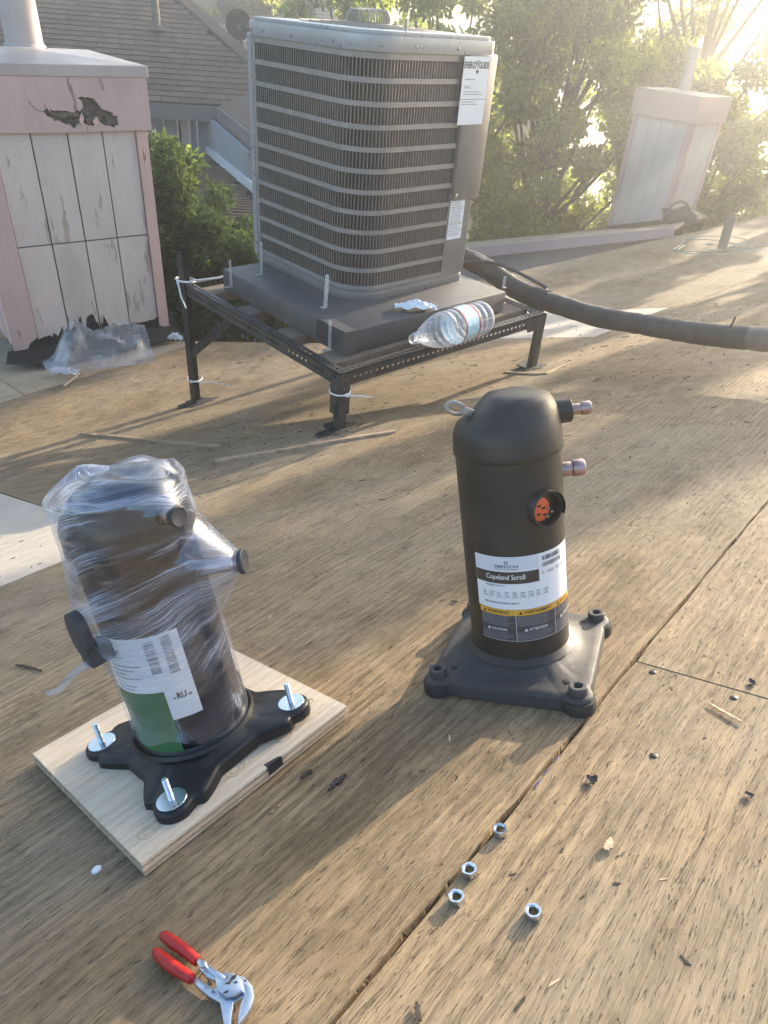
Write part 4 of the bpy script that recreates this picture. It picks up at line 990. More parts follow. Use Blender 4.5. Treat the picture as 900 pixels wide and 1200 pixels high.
for j in range(NV + 1):
    t = j / NV
    for i in range(NU + 1):
        th = a0f + 2 * math.pi * i / NU
        if t < .82:
            dg = math.degrees(th) % 360; lab = sm(150, 168, dg) * (1 - sm(258, 266, dg)); lowz = .072 + .012 * math.sin(th * 2 + .6) + .004 * math.sin(th * 7) + lab * .004
            h = lowz + (.446 - lowz) * t / .82; r = film_r(th, h)
        else:
            k = (t - .82) / .18; hh = .446; r0 = film_r(th, hh); r = r0 * max(1e-6, math.cos(k * math.pi / 2)) ** .62
            h = hh + .022 * math.sin(k * math.pi / 2) + .010 * sm(.2, .9, k) * (1 + math.cos(th - math.atan2(D1.y, D1.x))) * .5 + .004 * math.sin(th * 5 + k * 9) * math.sin(k * 3.1)
            e = rad_dir(FR - 150); h += .010 * math.exp(-(((r * math.cos(th) - e.x * .072) ** 2 + (r * math.sin(th) - e.y * .072) ** 2) / .0006))
        vs.append((r * math.cos(th), r * math.sin(th), h)); vv = h + (0 if t < .82 else (t - .82) * .5); v0 = vv
        for (d, hh2, wt) in ((D1, H_1, .030), (D2, H_2, .055), (D3, H_3, .045)):       # strands converge on each stub
            x_ = RS * abs((th - math.atan2(d.y, d.x) + math.pi) % (2 * math.pi) - math.pi); vv += wt * math.atan((v0 - hh2) / (x_ + .014)) * math.exp(-x_ / .16)
        uvs.append((i / NU, vv)); hts.append(v0)
fs = [(j * (NU + 1) + i, j * (NU + 1) + i + 1, (j + 1) * (NU + 1) + i + 1, (j + 1) * (NU + 1) + i) for j in range(NV) for i in range(NU)]
me = bpy.data.meshes.new('stretch_film'); me.from_pydata(vs, [], fs); uvl = me.uv_layers.new(name='UVMap')
li = np.empty(len(me.loops), dtype=np.int32); me.loops.foreach_get('vertex_index', li); uvl.data.foreach_set('uv', np.array(uvs, dtype=np.float32)[li].ravel()); me.shade_smooth()
k = NT('stretch_film'); uv = k.coord('UV')
wb = k.n('TexNoise'); k.l(k.mapping(uv, (5, 9, 1)), wb.inputs['Vector']); wb.inputs['Scale'].default_value = 1; wb.inputs['Detail'].default_value = 2
ws = k.n('VectorMath', operation='SCALE'); k.l(wb.outputs['Color'], ws.inputs[0]); ws.inputs['Scale'].default_value = .022; uvd = k.add(uv, ws.outputs[0])
s1 = k.noise(k.mapping(uvd, (6, 420, 1), rot=(0, 0, math.radians(4))), 1, 3, .6); s2 = k.noise(k.mapping(uvd, (4, 240, 1), rot=(0, 0, math.radians(-9))), 1, 4, .65); s3 = k.noise(k.mapping(uvd, (3, 16, 1)), 1, 3, .5)
at_ = k.n('Attribute'); at_.attribute_name = 'film_height'; hh = at_.outputs['Fac']
st = k.math('MAXIMUM', k.ramp(s1, .53, .68), k.ramp(s2, .54, .70)); lay = k.ramp(hh, .14, .30)
amt = k.math('MULTIPLY', k.math('MULTIPLY', st, k.ramp(s3, .38, .60)), k.math('ADD', k.math('MULTIPLY', lay, .66), .24)); veil = k.math('MULTIPLY', k.math('ADD', k.math('MULTIPLY', k.ramp(s3, .46, .66), .30), .0), lay)
f = k.math('ADD', amt, veil, True); lw = k.n('LayerWeight'); lw.inputs[0].default_value = .25; f = k.math('ADD', f, k.math('MULTIPLY', lw.outputs['Facing'], .22), True)
k.p.inputs['Base Color'].default_value = (.58, .64, .80, 1); k.p.inputs['Roughness'].default_value = .22; k.p.inputs['Specular IOR Level'].default_value = .8  # blue-white base paints the sky's reflection into the film
tr = k.n('BsdfTransparent'); gl = k.n('BsdfGlossy'); gl.inputs['Roughness'].default_value = .09; gl.inputs[0].default_value = (.86, .91, 1, 1)
m0 = k.n('MixShader'); m0.inputs[0].default_value = .12; k.l(tr.outputs[0], m0.inputs[1]); k.l(gl.outputs[0], m0.inputs[2])
mx = k.n('MixShader'); k.l(f, mx.inputs[0]); k.l(m0.outputs[0], mx.inputs[1]); k.l(k.p.outputs[0], mx.inputs[2]); k.l(mx.outputs[0], k.out.inputs[0])
hb_ = k.math('ADD', k.math('MULTIPLY', s1, .6), k.math('ADD', k.math('MULTIPLY', s2, .8), k.math('MULTIPLY', s3, .8)))
bp = k.n('Bump'); bp.inputs['Distance'].default_value = .0016; bp.inputs['Strength'].default_value = .35; k.l(hb_, bp.inputs['Height']); k.l(bp.outputs[0], k.p.inputs['Normal'])
me.materials.append(k.m); ha = me.attributes.new('film_height', 'FLOAT', 'POINT'); ha.data.foreach_set('value', np.array(hts, dtype=np.float32)); film = bpy.data.objects.new('stretch_film', me); COL.objects.link(film); film.parent = new
b = MB(); tl = vec(0, 0, H_3 - .048) + D3 * .105
b.grid(lambda a, c: tl + D3 * (.07 * a) + Z * (-.012 * a - .006 * c + .004 * math.sin(a * 7)) + sd3 * (-.006 + .011 * c * (1 - a * .6) + .004 * math.sin(a * 9)), 10, 3); b.build('loose_film_end', M['poly'], film, smooth=True)

# ================================================================== SMALL THINGS ON THE ROOF
hexa = [(math.cos(math.radians(60 * i)), math.sin(math.radians(60 * i))) for i in range(6)]
def nut_mesh():
    b = MB(); n = 24; R1 = .0098; vs = []; ring = lambda rf, z: [(rf(i) * math.cos(2 * math.pi * i / n), rf(i) * math.sin(2 * math.pi * i / n), z) for i in range(n)]
    hx = lambda i: R1 * math.cos(math.pi / 6) / math.cos(((2 * math.pi * i / n) % (math.pi / 3)) - math.pi / 6)
    ci = lambda r: (lambda i: r)
    rows = [ring(ci(.0053), .0003), ring(lambda i: min(hx(i), .0094), 0), ring(hx, .0010), ring(hx, .0073), ring(lambda i: min(hx(i), .0094), .0083), ring(ci(.0066), .0083), ring(ci(.0053), .0070)]
    for r in rows: vs += r
    m = len(rows); fs = [(j * n + i, j * n + (i + 1) % n, ((j + 1) % m) * n + (i + 1) % n, ((j + 1) % m) * n + i) for j in range(m) for i in range(n)]
    return b.add(vs, fs).mesh('hex_nut', 25)
nm = nut_mesh(); nm.materials.append(M['zinc'])
for i, (px, py, lab) in enumerate(((586, 973, 'zinc hex nut on the open joint nearest the brown compressor'), (550, 1020, 'zinc hex nut on the open joint, middle of the row of three'), (535, 1052, 'zinc hex nut beside the open joint, closest to the pliers'), (625, 1069, 'zinc hex nut lying alone on the sheet right of the joint'))):
    u, v = uv_of(on_plane(px, py, .006)); o = bpy.data.objects.new('hex_nut', nm); COL.objects.link(o)
    o.matrix_world = roof_frame(u, v, .0012, .5 + i * 1.3); tag(o, lab, 'nut', 'zinc hex nuts left on the roof')
# pliers
pu, pv = uv_of(on_plane(235, 1140)); PM = roof_frame(pu, pv, 0); PIv = PM.inverted()
pl_ = thing('pliers_wrench', PM, 'pliers wrench with red handles and satin steel jaws', 'pliers')
def pz(px, py, z):
    q = PIv @ (V3(on_plane(160 + px / 5.625, 1070 + py / 5.625, .010)) + G0); return vec(q.x, q.y, z)
def flat(name, loops, z0, z1, mat, par, bev=.0015):
    b = MB(); b.holed(loops if isinstance(loops[0][0], tuple) else [loops], z0, z1, pz) if isinstance(loops[0][0], (tuple, list)) else b.prism(loops, z0, z1, pz)
    return b.build(name, M[mat], par, smooth=40, bevel=bev)
def handle(pts, rad, par):
    b = MB(); q = [pz(x, y, .0115) for x, y in pts]; b.tube(smooth_path(q, 5), [float(r) for r in np.interp(np.linspace(0, len(rad) - 1, (len(q) - 1) * 5 + 1), range(len(rad)), rad)], 14); return b.build('handle', M['red_grip'], par, smooth=True)
handle([(160, 150), (185, 160), (250, 205), (320, 255), (380, 305), (402, 326)], [.003, .0058, .0068, .0062, .0056, .0052], pl_)
handle([(118, 248), (140, 275), (200, 330), (270, 380), (330, 418), (366, 440)], [.003, .0056, .0068, .0066, .0060, .0056], pl_)
flat('upper_arm', [(395, 335), (412, 303), (470, 350), (560, 410), (640, 415), (720, 440), (770, 500), (782, 570), (760, 640), (725, 700), (690, 740), (672, 775), (676, 690), (690, 620), (712, 560), (690, 520), (640, 500), (560, 480), (470, 440), (430, 400)], .008, .015, 'chrome', pl_)
flat('lower_arm', [(358, 440), (378, 415), (430, 450), (500, 500), (580, 480), (650, 470), (700, 500), (712, 555), (640, 590), (632, 650), (622, 740), (600, 790), (575, 730), (560, 640), (550, 590), (480, 555), (420, 505)], .004, .011, 'chrome', pl_)
flat('joint_plate', [(520, 440), (590, 420), (660, 430), (705, 470), (712, 540), (660, 575), (590, 580), (540, 545)], .0135, .0185, 'chrome', pl_, .002)
flat('slide_bar', [(440, 385), (462, 362), (600, 448), (590, 480), (560, 482)], .015, .019, 'chrome', pl_, .0015)
b = MB(); b.lathe([(0, .019), (.0036, .019), (.0036, .0215), (.0028, .0222), (0, .0222)], 16, c=pz(453, 384, 0), caps=False); b.build('adjust_button', M['chrome'], pl_, smooth=True)
for q in ([(590, 505), (620, 490), (640, 455), (672, 440), (668, 460), (640, 480), (625, 505)], [(580, 568), (600, 550), (622, 548), (610, 565)], [(650, 500), (668, 482), (678, 498)], [(478, 510), (486, 475), (512, 505), (505, 520)], [(716, 492), (728, 472), (738, 488)]):
    b = MB(); b.prism(q, .0184, .0189, pz); b.build('opening', M['ink'], pl_)

# sticks, chips and litter
def stick(pxs, r, mat, name, label, cat, grp=None, flatk=.5, h=.004, wob=.0):
    pts = [hit(x, y, h) for x, y in pxs]; b = MB(); q = smooth_path(pts, 6); rr = random.Random(len(label)); n = len(q)
    for_r = [r * (1 + rr.uniform(-.25, .25)) * (1 if 0 < i < n - 1 else .6) for i in range(n)]
    # flattened section in the roof plane
    vs = []; fs = []
    for i, p in enumerate(q):
        t = (q[min(i + 1, n - 1)] - q[max(i - 1, 0)]).normalized(); s = RN.cross(t).normalized(); rr_ = for_r[i] * (1 if r > .005 else (.25 + 1.1 * math.sin(math.pi * (i + .4) / n) + .35 * math.sin(i * 2.3)))
        for (a, c) in ((-1, -1), (1, -1), (1, 1), (-1, 1)): vs.append(p + s * a * rr_ + RN * (c * r * flatk))
    for i in range(n - 1):
        for k_ in range(4): fs.append((i * 4 + k_, i * 4 + (k_ + 1) % 4, (i + 1) * 4 + (k_ + 1) % 4, (i + 1) * 4 + k_))
    fs += [(3, 2, 1, 0), tuple((n - 1) * 4 + k_ for k_ in range(4))]
    b.add(vs, fs); o = b.build(name, M[mat], bevel=r * .15 if r > .004 else 0); return tag(o, label, cat, grp)
LG_ = 'wood laths lying on the roof'
stick([(95, 508), (150, 513), (205, 519), (256, 523)], .011, 'lath', 'wood_lath', 'thin grey pink lath lying left of the stand above the wrapped compressor', 'lath', LG_)
stick([(252, 541), (330, 528), (400, 516), (464, 506)], .014, 'lath', 'wood_lath', 'brown splintered lath in front of the short front leg', 'lath', LG_)
stick([(592, 436), (625, 438), (640, 437)], .009, 'chip', 'wood_lath', 'short pale stick at the foot of the far right leg', 'lath', LG_)
stick([(640, 438), (650, 433), (663, 428)], .008, 'chip', 'wood_lath', 'short broken stick end beside the far right leg', 'lath', LG_)
stick([(830, 823), (845, 832), (870, 846)], .0016, 'chip', 'twig', 'thin brown twig lying right of the brown compressor', 'twig')
stick([(18, 779), (32, 781), (49, 786)], .0022, 'debris', 'nail', 'rusty nail lying left of the wrapped compressor', 'nail')
stick([(488, 1174), (490, 1188), (489, 1200)], .0022, 'debris', 'nail', 'bent nail in the plywood right of the pliers at the bottom', 'nail')
stick([(75, 452), (90, 440), (92, 434)], .008, 'chip', 'wood_chip', 'pale split chip lying in front of the rotten chase', 'wood chip')
stick([(352, 912), (360, 905), (366, 903)], .0026, 'debris', 'bark_chip', 'dark bark chip beside the pale plywood board', 'bark')
stick([(385, 926), (393, 917), (398, 914), (405, 907)], .0036, 'debris', 'bark_chip', 'larger dark bark sliver near the pale plywood board corner', 'bark')
stick([(708, 995), (713, 992), (716, 982)], .003, 'chip', 'wood_chip', 'small pale wood chip between the lone nut and the right edge', 'wood chip')
def leaf_thing(px, py, s, label):
    u, v = uv_of(on_plane(px, py)); b = MB()
    g = random.Random(label); t0 = g.uniform(0, 6.28)
    for k_ in range(g.choice((1, 2, 2))):
        t1 = t0 + k_ * g.uniform(.8, 2.2); d = vec(math.cos(t1), math.sin(t1), 0); sd = vec(-d.y, d.x, 0); cu = g.uniform(.5, 1.1); l = s * g.uniform(.9, 1.6)
        b.grid(lambda a, c: d * (l * (a - .35)) + sd * (l * .34 * math.sin(math.pi * min(1, a * .93 + .05)) ** .8 * (c - .5) * 2 * (1 + .25 * math.sin(a * 23))) + Z * (.0015 + l * cu * (.35 * (a - .4) ** 2 + .45 * (c - .5) ** 2)), 9, 5)
    o = b.build('dry_leaf', M['dry_leaf'], smooth=True, mw=roof_frame(u, v, .001)); tag(o, label, 'leaf', 'dry leaves on the roof')
leaf_thing(531, 707, .013, 'crumpled dark dry leaf between the two compressors')
leaf_thing(693, 918, .012, 'dry curled leaf on the sunlit sheet below the brown compressor')
leaf_thing(876, 933, .010, 'dry leaf near the right edge of the picture')
leaf_thing(882, 803, .010, 'small dry leaf by the end joint at the right edge')
u, v = uv_of(on_plane(114, 1022)); b = MB(); b.sphere((0, 0, .004), .0065, 10, (1.1, .8, .7)); tag(b.build('plastic_chip', M['paper'], smooth=True, mw=roof_frame(u, v, .0)), 'small white chip lying below the pale plywood board', 'chip')
b = MB()
for (x, y, s) in ((652, 890, .0035), (640, 905, .004), (630, 918, .005)):
    p = ROOF_MW.inverted() @ (V3(on_plane(x, y)) + G0); b.sphere((p.x, p.y, .0005), s, 8, (2.6, .35, .3))
tag(b.build('plastic_scrap', M['blue'], smooth=True, mw=ROOF_MW), 'dark blue plastic scrap wedged in the open joint', 'plastic', kind='stuff')
for i, (px, py, lab) in enumerate(((765, 788, 'round dark nail head below the end joint right of the brown compressor'), (860, 818, 'round dark nail head near the thin brown twig'), (766, 886, 'dark nail head on the sunlit sheet right of the open joint'))):
    u, v = uv_of(on_plane(px, py)); b = MB(); b.lathe([(0, 0), (.0052, 0), (.0055, .001), (.004, .0018), (0, .002)], 14, caps=False); tag(b.build('roofing_nail', M['black_steel'], smooth=True, mw=roof_frame(u, v, .0003)), lab, 'nail', 'nail heads in the plywood')
# loose grit and dark specks: nobody could count them
b = MB(); rr = random.Random(5)
def speck(u, v, s, elong=2.5):
    a = rr.gauss(0, .5); c, s_ = math.cos(a), math.sin(a); l = s * rr.uniform(1, elong); p = roof_local(u, v, 0)
    q = [(-l, -s * .5), (l * .6, -s * .6), (l, s * .2), (-l * .5, s * .6)]
    vs = [p + vec(x * c - y * s_, x * s_ + y * c, z) for z in (.0002, s * .5) for x, y in q]
    b.add(vs, [(4, 5, 6, 7), (0, 1, 5, 4), (1, 2, 6, 5), (2, 3, 7, 6), (3, 0, 4, 7)])
for _ in range(1700):
    u, v = rr.uniform(-.7, 5), rr.uniform(-.6, 3.6)
    speck(u, v, rr.uniform(.0007, .0028) * (1 + .4 * max(0, u)), 4)
for (px, py, n, sx, sy) in ((858, 586, 420, .035, .016), (820, 577, 90, .05, .012), (765, 626, 120, .05, .006), (735, 618, 60, .03, .006), (400, 662, 60, .05, .006), (330, 633, 50, .03, .008), (790, 785, 26, .03, .004)):
    u0, v0 = uv_of(on_plane(px, py))
    for _ in range(n): speck(u0 + rr.gauss(0, sx), v0 + rr.gauss(0, sy * 1.6), rr.uniform(.0006, .0022), 2)
for _ in range(500):
    u0, v0 = uv_of(on_plane(rr.uniform(90, 560), 500 + rr.gauss(0, 28))); speck(u0, v0, rr.uniform(.001, .004), 3)
o = b.build('debris', M['debris'], mw=ROOF_MW); tag(o, 'scattered dark grit, bark crumbs and specks on the plywood', 'debris', kind='stuff')
b = MB()
for _ in range(130):
    u, v = rr.uniform(-.6, 4), rr.uniform(-.4, 3.4); speck(u, v, rr.uniform(.0008, .0026), 4)
for _ in range(260):
    u0, v0 = uv_of(on_plane(rr.uniform(120, 520), 495 + rr.gauss(0, 24))); speck(u0, v0, rr.uniform(.001, .003), 3)
o = b.build('wood_shavings', M['chip'], mw=ROOF_MW); tag(o, 'scattered pale wood crumbs on the plywood', 'shavings', kind='stuff')

# ================================================================== CHASES (boxed flues)
def rough_edge(x0, x1, y, amp, n, rr):
    t = sorted([0, 1] + [rr.random() for _ in range(n)]); return [(x0 + (x1 - x0) * q, y + amp * (.5 + .5 * math.sin(9 * (x0 + (x1 - x0) * q) + y * 40)) * rr.random() ** 1.6) for q in t]
def planks(par, x0, x1, n, z0, z1, fn, mat, gap, rr, ragged=0.0, t=.014, seam=None):
    wd = (x1 - x0) / n
    for i in range(n):
        a, c = x0 + i * wd + gap / 2, x0 + (i + 1) * wd - gap / 2
        rows = [(z0, z1)] if seam is None else [(z0, seam - .004), (seam + .004, z1)]
        for j, (p, q) in enumerate(rows):
            bot = rough_edge(a, c, p, ragged if j == 0 else 0.0, 14, rr) if ragged and j == 0 else [(a, p), (c, p)]
            b = MB(); k_ = rr.uniform(0, .003); b.prism(bot + [(c, q), (a, q)], 0, t + k_, fn); b.build('siding_plank', mat, par)
# ---- left chase, rotten
CZ = -1.935
LC = vec(-2.345, 3.995, CZ) + G0; AZC = 39.6; WL_, DL_ = .955, .9
ch = thing('chase', level_frame(LC, AZC), 'peeling pink and white wooden chase with a rotten hole in its top board', 'chase', 'wooden flue chases on the roofs')
rr = random.Random(3)
ff = lambda x, y, z: vec(x, -z, y)                   # front face: depth goes outward
fl = lambda x, y, z: vec(-z, x, y)                   # left face
b = MB(); b.box2((.01, .012, 0), (WL_ - .01, DL_, 1.5)); b.build('core', M['groove'], ch)
planks(ch, .125, WL_ - .055, 4, .10, 1.245, ff, M['white_siding'], .008, rr, .12, .012, .655)
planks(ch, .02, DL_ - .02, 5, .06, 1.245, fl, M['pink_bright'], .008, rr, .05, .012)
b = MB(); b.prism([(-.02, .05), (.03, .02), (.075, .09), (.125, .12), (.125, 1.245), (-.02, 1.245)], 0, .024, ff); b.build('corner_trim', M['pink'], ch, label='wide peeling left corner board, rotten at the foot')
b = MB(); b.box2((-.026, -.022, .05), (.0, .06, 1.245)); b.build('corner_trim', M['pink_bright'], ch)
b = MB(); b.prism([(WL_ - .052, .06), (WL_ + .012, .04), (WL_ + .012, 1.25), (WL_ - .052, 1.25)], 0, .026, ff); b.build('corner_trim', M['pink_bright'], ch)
b = MB(); b.box2((WL_ - .03, -.03, .0), (WL_ + .03, .01, .05)); b.build('corner_foot', M['rot'], ch)
# top board with its hole
IC = ch.matrix_world.inverted()
def cf(px, py, off=.04):
    p = IC @ in_plane(px, py, ch.matrix_world @ vec(0, -off, 0), H2 if False else az_dir(AZC + 90)); return (p.x, p.z)
z0f, z1f = 1.245, 1.508
hole = [cf(q[0], 131 + (q[1] - 131) * 1.3) for q in ((51, 130), (58, 128), (72, 131), (88, 130), (97, 129), (95, 123), (91, 119), (99, 117), (107, 118), (115, 123), (119, 129), (128, 131), (137, 135), (139, 142), (134, 145), (124, 143), (113, 138), (108, 144), (100, 143), (95, 139), (88, 145), (78, 142), (64, 138), (55, 134))]
hj = []; 
for (x0, y0), (x1, y1) in zip(hole, hole[1:] + hole[:1]):
    for t_ in (0, .33, .66): hj.append((x0 + (x1 - x0) * t_ + rr.uniform(-.006, .006), y0 + (y1 - y0) * t_ + rr.uniform(-.008, .008)))
hole = hj
outer = [(-.045, z0f), (.2, z0f + .003), (.5, z0f - .002), (.8, z0f + .002), (WL_ + .035, z0f), (WL_ + .035, z1f), (-.045, z1f)]
b = MB(); b.holed([outer, hole], .02, .045, ff); b.build('top_board', M['pink'], ch)
b = MB(); b.box2((-.035, -.019, z0f + .02), (WL_ + .02, -.012, z1f - .02)); b.build('rotten_backing', M['rot'], ch)
for q in ([(51, 130), (60, 134), (80, 139), (74, 133)], [(100, 139), (108, 135), (121, 137), (112, 144), (103, 146)], [(86, 141), (96, 136), (92, 145)], [(96, 133), (110, 131), (118, 133), (104, 136)], [(64, 131), (90, 133), (96, 137), (70, 136)]):
    b = MB(); b.prism([cf(*a) for a in q], .024 + rr.uniform(0, .01), .034 + rr.uniform(0, .012), ff); b.build('splinter', M['rot'], ch)
for q in ([(92, 140), (95, 132), (98, 139), (95, 147)], [(108, 142), (112, 136), (117, 144), (111, 147)], [(52, 121), (56, 129), (60, 131), (55, 124)]):
    b = MB(); b.prism([cf(*a) for a in q], .046, .052, ff); b.build('paint_flake', M['pink_bright'], ch)
b = MB(); b.tube([ff(*cf(33, 118), .046), ff(*cf(41, 128), .046), ff(*cf(51, 131), .046)], .0016, 5); b.build('split', M['rot'], ch, kind='stuff')
b = MB(); b.box2((-.045, -.02, z0f), (-.001, DL_ + .03, z1f)); b.build('side_board', M['pink'], ch, bevel=.003)
b = MB(); b.prism([(-.055, z1f), (WL_ + .05, z1f), (WL_ + .05, z1f + .058), (-.055, z1f + .058)], .05, -DL_ - .06, ff); b.build('cap_edge', M['cap_edge'], ch, bevel=.005)
cxm, cym = WL_ * .42, DL_ * .42
b = MB(); ed = [(-.05, -.045), (WL_ + .045, -.045), (WL_ + .045, DL_ + .055), (-.05, DL_ + .055)]
b.add([(x, y, z1f + .0585) for x, y in ed] + [(cxm, cym, z1f + .10)], [(0, 1, 4), (1, 2, 4), (2, 3, 4), (3, 0, 4)]); b.build('cap_top', M['cap_grey'], ch)
fp = ch.matrix_world.inverted() @ at_z(30, 57, CZ + z1f + .075)
b = MB(); b.lathe([(.118, 0), (.114, .015), (.102, .03), (.098, .3), (.094, .8), (.092, 1.5), (.0, 1.5)], 32, c=(fp.x, fp.y, z1f + .075), caps=False); fl_ = b.build('flue_pipe', M['flue'], ch, smooth=True)
b = MB(); b.lathe([(.135, -.02), (.125, .012), (.112, .014)], 32, c=(fp.x, fp.y, z1f + .072), caps=False); b.build('flue_collar', M['felt'], fl_, smooth=True)
b = MB(); rr2 = random.Random(8); pts = rough_edge(-.03, WL_ + .05, .10, .10, 16, rr2); b.prism([(WL_ + .09, -.03), (-.03, -.03)] + pts, -.005, .010, ff); b.build('base_felt', M['felt'], ch)
b = MB(); b.add([(-.06, -.02, .06), (WL_ + .03, -.02, .05), (WL_ + .08, -.16, .012), (.10, -.20, .014), (-.10, -.10, .016)], [(0, 1, 2, 3, 4)]); b.build('base_flashing', M['felt'], ch)
# ---- plastic sheet dropped against it
SHP = hit(122, 425)
_cr = [(random.Random(i).uniform(0, 1), random.Random(i + 99).uniform(0, 1), random.Random(i + 7).uniform(0, 6.28), random.Random(i + 31).uniform(-1, 1)) for i in range(26)]
def cre(a, c, k0):                                   # folded facets: sum of creased ridges
    return sum(w_ * max(0, 1 - 4.5 * abs((a - x) * 2.2 * math.cos(t + k0) + (c - y) * math.sin(t + k0))) for x, y, t, w_ in _cr) * .35
def sheet_pt(a, c):
    pxa = 58 + (182 - 58) * a; yt = [432, 420, 396, 388, 392, 388, 386, 384, 388][min(8, int(a * 8))] * (1 - (a * 8) % 1) + [432, 420, 396, 388, 392, 388, 386, 384, 388][min(8, int(a * 8) + 1)] * ((a * 8) % 1)
    yb = 441 + (424 - 441) * a
    p = hit(pxa, yb, .01); up = (yb - yt) / 165.0
    toward = (ch.matrix_world.translation - p)
    n_ = cre(a, c, 0) ; m_ = cre(a, c, 5)
    back = az_dir(AZC + 90)
    return p + back * (.10 * c + .05 * n_ * min(1, c * 3)) + Z * (up * (c ** .8) * .95 + .05 * m_ * min(1, c * 4)) - SHP
b = MB(); b.grid(sheet_pt, 30, 14); o = b.build('plastic_sheet', M['poly'], smooth=False, mw=Matrix.Translation(SHP)); tag(o, 'crumpled clear plastic sheet lying against the foot of the rotten chase', 'plastic sheet')
b = MB(); p0 = hit(206, 401); b.grid(lambda a, c: vec((a - .5) * .10, (c - .5) * .05, .03 + .035 * math.sin(c * 3.1) * math.sin(a * 3.1) + .008 * math.sin(a * 19 + c * 13)), 12, 10); o = b.build('plastic_scrap', M['poly_blue'], smooth=25, mw=Matrix.Translation(p0)); tag(o, 'crumpled pale blue plastic scrap by the tall black leg', 'plastic')
b = MB(); p0 = hit(76, 436); b.grid(lambda a, c: vec((a - .5) * .17, (c - .5) * .07, .008 + .022 * math.sin(c * 3.1) * math.sin(a * 3.1) + .006 * math.sin(a * 17 + c * 11)), 14, 8); o = b.build('plastic_scrap', M['poly_blue'], smooth=25, mw=Matrix.Translation(p0)); tag(o, 'flat pale plastic scrap at the left end of the crumpled sheet', 'plastic')

# ---- right chase, farther off on the higher roof section
AZR = -50.0
rc = thing('chase', level_frame(CH_BL, AZR), 'tall pink and white chase with a leaning looking flue among the backlit trees', 'chase', 'wooden flue chases on the roofs')
WR, DR = .91, .64; ZT = 1.84
zr = lambda x: .35 * x                               # its roof climbs to the right
fr = lambda x, y, z: vec(x, -z, y); fs_ = lambda x, y, z: vec(WR + z, x, y)
b = MB(); b.prism([(.01, -.1), (WR - .01, .2), (WR - .01, 1.83), (.01, 1.83)], -DR, -.012, fr); b.build('core', M['groove'], rc)
wdp = (WR - .13) / 4
for i in range(4):
    a, c = .065 + i * wdp, .065 + (i + 1) * wdp; b = MB(); b.prism([(a + .003, zr(a) + .05), (c - .003, zr(c) + .05), (c - .003, 1.55), (a + .003, 1.55)], 0, .012, fr); b.build('siding_plank', M['far_white'], rc)
for (a, c) in ((-.01, .062), (WR - .062, WR + .01)):
    b = MB(); b.prism([(a, zr(a)), (c, zr(c)), (c, 1.55), (a, 1.55)], 0, .026, fr); b.build('corner_trim', M['far_pink'], rc)
for i in range(3):
    w3 = (DR - .06) / 3; b = MB(); b.prism([(.03 + i * w3, .36), (.03 + (i + 1) * w3 - .006, .36), (.03 + (i + 1) * w3 - .006, 1.55), (.03 + i * w3, 1.55)], 0, .012, fs_); b.build('siding_plank', M['far_white'], rc)
for (a, c) in ((.0, .05), (DR - .05, DR + .01)):
    b = MB(); b.prism([(a, .3), (c, .3), (c, 1.55), (a, 1.55)], -.001, .025, fs_); b.build('corner_trim', M['far_pink'], rc)
b = MB(); b.prism([(-.05, 1.545), (WR + .05, 1.545), (WR + .05, ZT), (-.05, ZT)], .028, .055, fr); b.build('top_board', M['far_pink'], rc)
b = MB(); b.prism([(-.027, 1.545), (DR + .04, 1.545), (DR + .04, ZT), (-.027, ZT)], .027, .052, fs_); b.build('top_board', M['far_pink'], rc)
b = MB(); b.box2((-.05, -.055, ZT), (WR + .055, DR + .04, ZT + .012)); b.build('cap_top', M['cap_grey'], rc)
b = MB(); b.prism([(-.03, -.05), (WR + .03, zr(WR) - .03), (WR + .03, zr(WR) + .05), (-.03, .05)], .013, .03, fr); b.build('base_felt', M['felt'], rc)
pf = rc.matrix_world.inverted() @ at_z(801, 106, CH_BL.z - CAMH + ZT)
b = MB(); b.lathe([(.075, 0), (.072, .36), (.088, .37), (.088, .50), (0, .50)], 20, c=(pf.x, pf.y, ZT + .012), caps=False); b.build('flue_pipe', M['flue'], rc, smooth=40)
# black bag and hoop beside it, vent stub, teal rope
bp_ = at_d(802, 250, 10.9)
b = MB(); b.sphere((0, 0, -.04), .24, 14, (1.3, .8, .40)); me_o = b.build('plastic_bag', M['dark_bag'], smooth=True, mw=Matrix.Translation(bp_))
for v in me_o.data.vertices: v.co += v.co.normalized() * (.05 * math.sin(v.co.x * 23 + v.co.z * 17) + .03 * math.sin(v.co.y * 31))
tag(me_o, 'low black plastic bag slumped at the foot of the far chase', 'bag')
hp = at_d(797, 243, 10.6); b = MB(); sx = az_dir(0)
b.tube([hp + sx * (.17 * math.cos(a)) + Z * (.25 * math.sin(a) - .18) for a in [math.pi * k / 12 for k in range(13)]], .014, 8); tag(b.build('duct_hoop', M['hose'], smooth=True), 'arched dark duct hoop standing beside the far chase', 'duct')
vp_ = hit(846, 292); vt = at_d(857, 254, (vp_ - G0).length * 1.0)
b = MB(); b.tube([vp_ - G0 * 0, vp_ + (vt - vp_) * .5, vt], .05, 14); tag(b.build('vent_pipe', M['fascia'], smooth=True), 'short grey vent stub leaning on the roof near the teal rope', 'vent pipe')
b = MB(); cc = hit(842, 287, .01); pts = []
for k_ in range(46):
    a = k_ * .41; r = .55 + .38 * math.sin(k_ * .11); pts.append(hit(842 + 62 * r * math.cos(a) + 8 * math.sin(k_ * 1.7), 288 + 11 * r * math.sin(a) + 2 * math.cos(k_ * .9), .012 + .01 * (k_ % 3)))
b.tube(pts, .0045, 5); tag(b.build('rope', M['teal'], smooth=True), 'loose coil of thin teal rope on the far right of the roof', 'rope')

